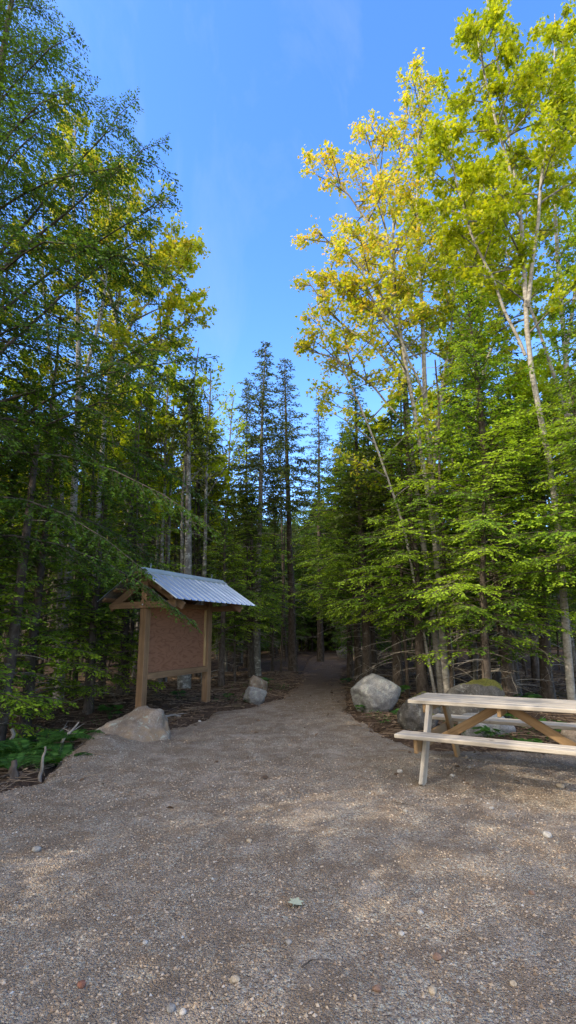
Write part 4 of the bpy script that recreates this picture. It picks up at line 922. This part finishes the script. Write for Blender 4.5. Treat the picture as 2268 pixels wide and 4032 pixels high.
# far woods, one mass
rng = np.random.default_rng(77); b = MB(); bt = MB()
for i in range(300):
    y = rng.uniform(43, 70); x = rng.uniform(-0.75 * y, 0.75 * y); H = rng.uniform(9, 15); z = float(floor_z(x, y))
    gap = -0.16 < x / y < 0.06
    if gap: H = min(H, 0.24 * y)
    tube(b, [(x, y, z - 0.3), (x + rng.normal(0, 0.2), y, z + H)], [0.16, 0.03], 5, mi=1)
    n = 620; q = rng.random(n) ** 0.8; zz = z + H * (0.01 + 0.99 * q); r = (1.02 - q) ** 0.8 * 2.6 * rng.uniform(0.25, 1, n); a = rng.uniform(0, 2 * PI, n)
    pos = np.stack([x + r * np.cos(a), y + r * np.sin(a), zz], -1); dv = np.stack([np.cos(a), np.sin(a), rng.normal(-0.2, 0.3, n)], -1)
    leaves(b, BROAD, BROAD_F, pos, dv, np.array([0, 0, 1.0]) + rng.normal(0, 0.5, (n, 3)), rng.uniform(0.4, 0.95, n), np.clip(rng.normal(0.35, 0.2, n), 0, 1))
n = 9000; y = rng.uniform(43, 64, n); x = rng.uniform(-0.75, 0.75, n) * y; pos = np.stack([x, y, floor_z(x, y) + 4.0 * rng.random(n) ** 1.5], -1); a = rng.uniform(0, 2 * PI, n)
leaves(b, BROAD, BROAD_F, pos, np.stack([np.cos(a), np.sin(a), rng.normal(0, 0.4, n)], -1), rng.normal(0, 1, (n, 3)), rng.uniform(0.5, 1.3, n), np.clip(rng.normal(0.2, 0.15, n), 0, 1))
fw = link('distant_woods', b.build('distant_woods', ['spruce_leaf', 'spruce_bark'])); tag(fw, kind='stuff')

# ----------------------------------------------------------------- undergrowth
def fern(seed, n=7, L_=0.55):
    rg = np.random.default_rng(seed); root = empty('fern')
    for i in range(n):
        b = MB(); az = i * 2 * PI / n + rg.normal(0, 0.3); ln = L_ * rg.uniform(0.75, 1.15); P = branch_path(rg, np.array([0, 0, 0.02]), az, ln, 1.0, 0.85, 9)
        tube(b, P, np.linspace(0.004, 0.001, 9), 3, 0.4, False)
        s = np.repeat(np.linspace(0.12, 0.98, 24), 2); sd_ = np.tile([1.0, -1.0], 24); pp = interp(P, s); ax = tang(P, s); lat = unit(np.cross(ax, np.array([0, 0, 1.0]))) * sd_[:, None]
        w = 0.21 * ln * np.sin(np.clip(s * 1.05, 0, 1) ** 0.75 * PI) ** 0.8 + 0.012
        leaves(b, np.array([[0, 0, 0], [0.12, 0.3, 0.02], [0.08, 0.7, 0.0], [0, 1, -0.06], [-0.08, 0.7, 0.0], [-0.12, 0.3, 0.02]]), BROAD_F, pp, lat * 0.95 + ax * 0.35 + np.array([0, 0, -0.15]), np.cross(lat, ax) * sd_[:, None] * -1 + rg.normal(0, 0.15, pp.shape), w * rg.uniform(0.85, 1.1, len(w)), np.clip(rg.normal(0.55, 0.2, len(w)), 0, 1))
        link('frond', b.build('frond', 'fern_leaf'), root)
    return root
f1, f2 = fern(1, 7, 0.55), fern(2, 6, 0.5)
fs = [(f1, 70, 1850, 6.9, 1.5, 'large green fern at the left edge below the boughs'), (f2, 150, 1865, 6.5, 1.15, 'bright fern at the foot of the gravel bank'), (f1, 15, 1800, 7.4, 1.5, 'fern cut by the left edge of the photo'),
      (f2, 120, 1775, 7.8, 1.4, 'dim olive fern behind the large green fern'), (f1, 35, 1900, 6.1, 0.8, 'small fern by the mossy stump'), (f2, 190, 1870, 6.6, 0.75, 'small fern where the bank meets the buried boulder'), (f1, 60, 1790, 8.2, 1.2, 'fern below the broken stump at left'), (f2, 185, 1800, 7.6, 1.0, 'fern in the hollow left of the forked branch'), (f1, 5, 1860, 6.5, 1.2, 'fern at the very left edge above the mossy stump')]
for i, (src, px, py, Y, s, lb) in enumerate(fs):
    q = A(px, py, Y); loc = (q[0], Y, float(floor_z(q[0], Y)) - 0.01)
    if i < 2: src.location = loc; src.scale = (s, s, s); tag(src, lb, 'fern', None)
    else: dup(src, loc, i * 1.1, (s, s, s), lb)
def seedling(seed, n=9, H=0.22, leaf=0.12):
    rg = np.random.default_rng(seed); root = empty('seedling_plant'); b = MB(); st_ = MB()
    for i in range(n):
        az = i * 2.4 + rg.normal(0, 0.3); h = H * rg.uniform(0.5, 1.0); e = np.array([math.cos(az) * 0.10 * rg.uniform(0.4, 1.3), math.sin(az) * 0.10 * rg.uniform(0.4, 1.3), h])
        tube(st_, [(0, 0, -0.02), e * 0.5 + np.array([0, 0, 0.02]), e], 0.003, 3, 0.3, False)
        k = 3; aa = az + np.array([-0.9, 0, 0.9]); leaves(b, MAPLE, MAPLE_F, np.tile(e, (k, 1)), np.stack([np.cos(aa), np.sin(aa), np.full(k, -0.1)], -1), np.array([[0, 0, 1.0]] * k) + rg.normal(0, 0.25, (k, 3)), leaf * rg.uniform(0.7, 1.2, k), np.clip(rg.normal(0.6, 0.2, k), 0, 1))
    link('stem', st_.build('stem', 'fern_leaf'), root); link('leaves', b.build('leaves', 'fern_leaf'), root); return root
s1 = seedling(5)
ss = [(308, 1770, 9.0, 1.0, 'bright leafy seedling behind the half buried boulder'), (180, 1770, 8.6, 1.2, 'leafy seedling in the dark hollow left of the shelter'), (448, 1745, 11.5, 0.9, 'dim seedling under the notice panel'),
      (575, 1770, 11.8, 0.7, 'small seedling right of the shelter post'), (912, 1800, 9.9, 0.7, 'seedling growing against the large grey boulder'), (1010, 1805, 9.0, 0.8, 'seedling between the grey boulder and the split rock'),
      (1255, 1790, 8.3, 1.1, 'seedling seen through the table brace'), (1225, 1865, 7.2, 0.9, 'low seedling behind the table, under the back bench'), (1330, 1880, 6.8, 0.9, 'low seedling at the right under the table'), (870, 1700, 15.5, 1.0, 'seedling at the right side of the path'),
      (60, 1770, 8.8, 1.3, 'seedling in front of the low bushy hemlock at left'), (280, 1735, 10.4, 1.2, 'seedling in the shade between the hemlock and the shelter post'), (665, 1720, 14.0, 1.2, 'seedling behind the paired rocks left of the path'),
      (1005, 1745, 11.2, 1.2, 'seedling behind the large grey boulder'), (1330, 1760, 9.6, 1.2, 'seedling in the dark woods above the table top'), (1395, 1860, 7.4, 1.0, 'seedling near the tan rock at the right edge')]
for i, (px, py, Y, s, lb) in enumerate(ss):
    q = A(px, py, Y); loc = (q[0], Y, top(q[0], Y))
    if i == 0: s1.location = loc; s1.scale = (s, s, s); tag(s1, lb, 'plant')
    else: dup(s1, loc, i * 1.3, (s, s, s), lb)
n = 260; cx_ = np.array([G(*q)[:2] for q in ((1000, 1815), (905, 1805), (1260, 1850), (1180, 1850), (575, 1765), (700, 1735), (905, 1730), (640, 1735), (250, 1800))]); k = rng.integers(0, len(cx_), n)
x = cx_[k, 0] + rng.normal(0, 0.35, n); y = cx_[k, 1] + rng.normal(0, 0.35, n); ok = sdf(x, y) < 0.1; x, y = x[ok], y[ok]; n = len(x)
b = MB(); z = np.maximum(floor_z(x, y), gravel_z(x, y)); m_ = 6; a = rng.uniform(0, 2 * PI, n * m_); pp = np.repeat(np.stack([x, y, z], -1), m_, 0); pp[:, 2] += rng.uniform(0.01, 0.08, n * m_); pp[:, :2] += rng.normal(0, 0.03, (n * m_, 2))
leaves(b, BROAD, BROAD_F, pp, np.stack([np.cos(a), np.sin(a), rng.uniform(-0.2, 0.5, n * m_)], -1), np.array([0, 0, 1.0]) + rng.normal(0, 0.3, (n * m_, 3)), rng.uniform(0.02, 0.06, n * m_), np.clip(rng.normal(0.4, 0.25, n * m_), 0, 1))
tag(link('ground_cover', b.build('ground_cover', 'fern_leaf')), kind='stuff')
# dead wood
def limb(name, pts, r, label, cat, material='dead_twig', twigs=5, seed=0):
    rg = np.random.default_rng(seed + 900); b = MB(); P = interp(np.array(pts, float), np.linspace(0, 1, 10)); P[1:-1] += rg.normal(0, min(0.012, r * 0.25), (8, 3)); tube(b, P, np.linspace(r, r * 0.4, 10), 7)
    for i in range(twigs):
        q = rg.uniform(0.2, 0.95); p0 = interp(P, np.array([q]))[0]; d = unit(tang(P, np.array([q]))[0] + rg.normal(0, 0.6, 3)); d[2] = abs(d[2]) * 0.5
        tube(b, [p0, p0 + d * rg.uniform(0.1, 0.35)], [r * 0.4, 0.002], 4, cap=False)
    o = link(name, b.build(name, material, True)); tag(o, label, cat); return o
def fl(px, py, Y, dz=0.03): q = A(px, py, Y); return (q[0], Y, top(q[0], Y) + dz)
limb('fallen_branch', [fl(225, 1790, 8.4), fl(330, 1800, 8.2, 0.08), fl(400, 1795, 8.6)], 0.02, 'long pale fallen branch left of the half buried boulder', 'branch', 'pale_deadwood', seed=1)
limb('fallen_branch', [fl(150, 1862, 6.9, 0.0), fl(165, 1830, 7.0, 0.16), fl(200, 1790, 7.2, 0.32)], 0.025, 'forked brown branch leaning up beside the ferns', 'branch', 'dead_twig', seed=2)
limb('fallen_branch', [fl(30, 1760, 7.6), fl(100, 1735, 8.0, 0.14), fl(180, 1700, 8.6, 0.35)], 0.016, 'slanting dead stick beside the broken stump', 'branch', 'dead_twig', seed=3)
limb('fallen_branch', [fl(1280, 1845, 7.9), fl(1350, 1838, 7.8, 0.07), fl(1440, 1850, 7.6)], 0.022, 'fallen branch behind the back bench', 'branch', 'dead_twig', seed=4)
limb('exposed_root', [fl(385, 1765, 9.6, 0.0), fl(410, 1768, 9.7, 0.09), fl(440, 1778, 9.9, 0.05), fl(455, 1790, 9.9, 0.0)], 0.03, 'twisted grey root beside the left shelter post', 'root', 'pale_deadwood', twigs=3, seed=5)
q = G(100, 1952); limb('wooden_stake', [(q[0], q[1], top(q[0], q[1]) - 0.1), (q[0] + 0.01, q[1], 0.15), (q[0] + 0.025, q[1] + 0.01, 0.29)], 0.026, 'short pale grey stake poking out of the gravel at left', 'stake', 'dead_twig', twigs=0)
q = A(40, 1915, 5.7); limb('tree_stump', [(q[0], 5.7, top(q[0], 5.7) - 0.1), (q[0] + 0.0, 5.7, 0.02), (q[0] - 0.03, 5.72, 0.20)], 0.07, 'mossy broken stump at the lower left edge', 'stump', 'spruce_bark', twigs=0, seed=7)
q = A(45, 1745, 8.0); limb('tree_stump', [(q[0], 8.0, top(q[0], 8.0) - 0.1), (q[0] - 0.01, 8.0, top(q[0], 8) + 0.25), (q[0] - 0.05, 8.02, top(q[0], 8) + 0.52)], 0.06, 'pale broken stump below the hemlock boughs', 'stump', 'dead_twig', twigs=1, seed=8)
# leaning trunk at the lower left
q0, q1, q2 = A(5, 1760, 8.6), A(30, 1640, 8.6), A(60, 1400, 8.8)
b = MB(); q0[2] = top(q0[0], q0[1]) - 0.3; P = interp(np.array([q0, q1, q2, A(95, 1100, 9.2)]), np.linspace(0, 1, 12)); tube(b, P, np.linspace(0.11, 0.05, 12), 9)
root = empty('leaning_trunk', tuple(q0)); root.location = (0, 0, 0); t_ = link('trunk', b.build('trunk', 'spruce_bark', True), root)
b = MB()
for i in range(14):
    q = rng.uniform(0.1, 0.95); Q = branch_path(rng, interp(P, np.array([q]))[0], rng.uniform(0, 6.3), rng.uniform(0.4, 1.6), 0.1, 0.2, 6); tube(b, Q, np.linspace(0.012, 0.003, 6), 4, cap=False)
link('dead_branches', b.build('dead_branches', 'dead_twig', True), root); tag(root, 'leaning dead dark trunk at the lower left edge', 'tree')
# pale leaf on the gravel and twigs
q = G(740, 2278); b = MB(); leaves(b, MAPLE, MAPLE_F, np.array([[0, 0, 0.0]]), np.array([[0.3, 1, 0.05]]), np.array([[0.05, 0.0, 1.0]]), 0.085, 0.5); tube(b, [(0, 0, 0.002), (-0.01, -0.04, 0.004)], 0.0015, 4)
o = link('fallen_leaf', b.build('fallen_leaf', 'pale_leaf')); o.location = (q[0], q[1] - 0.03, float(gravel_z(q[0], q[1])) + 0.022); tag(o, 'pale green maple leaf lying on the gravel', 'leaf')
for i, (a, c, lb) in enumerate((((760, 2450), (802, 2428), 'thin bent twig on the gravel below the pale leaf'), ((985, 2020), (1050, 2035), 'dark twig on the gravel left of the table'))):
    u, v = G(*a), G(*c); limb('twig', [(u[0], u[1], top(u[0], u[1]) + 0.014), ((u[0] + v[0]) / 2, (u[1] + v[1]) / 2 + 0.01, top(u[0], u[1]) + 0.018), (v[0], v[1], top(v[0], v[1]) + 0.014)], 0.0045, lb, 'twig', 'twig_bark', twigs=0, seed=20 + i)
print('TREES', cnt, 'placed', len(placed), 'objects', len(bpy.data.objects), 'faces', sum(len(o.data.polygons) for o in bpy.data.objects if o.type == 'MESH'), 'unique', sum(len(m_.polygons) for m_ in bpy.data.meshes))
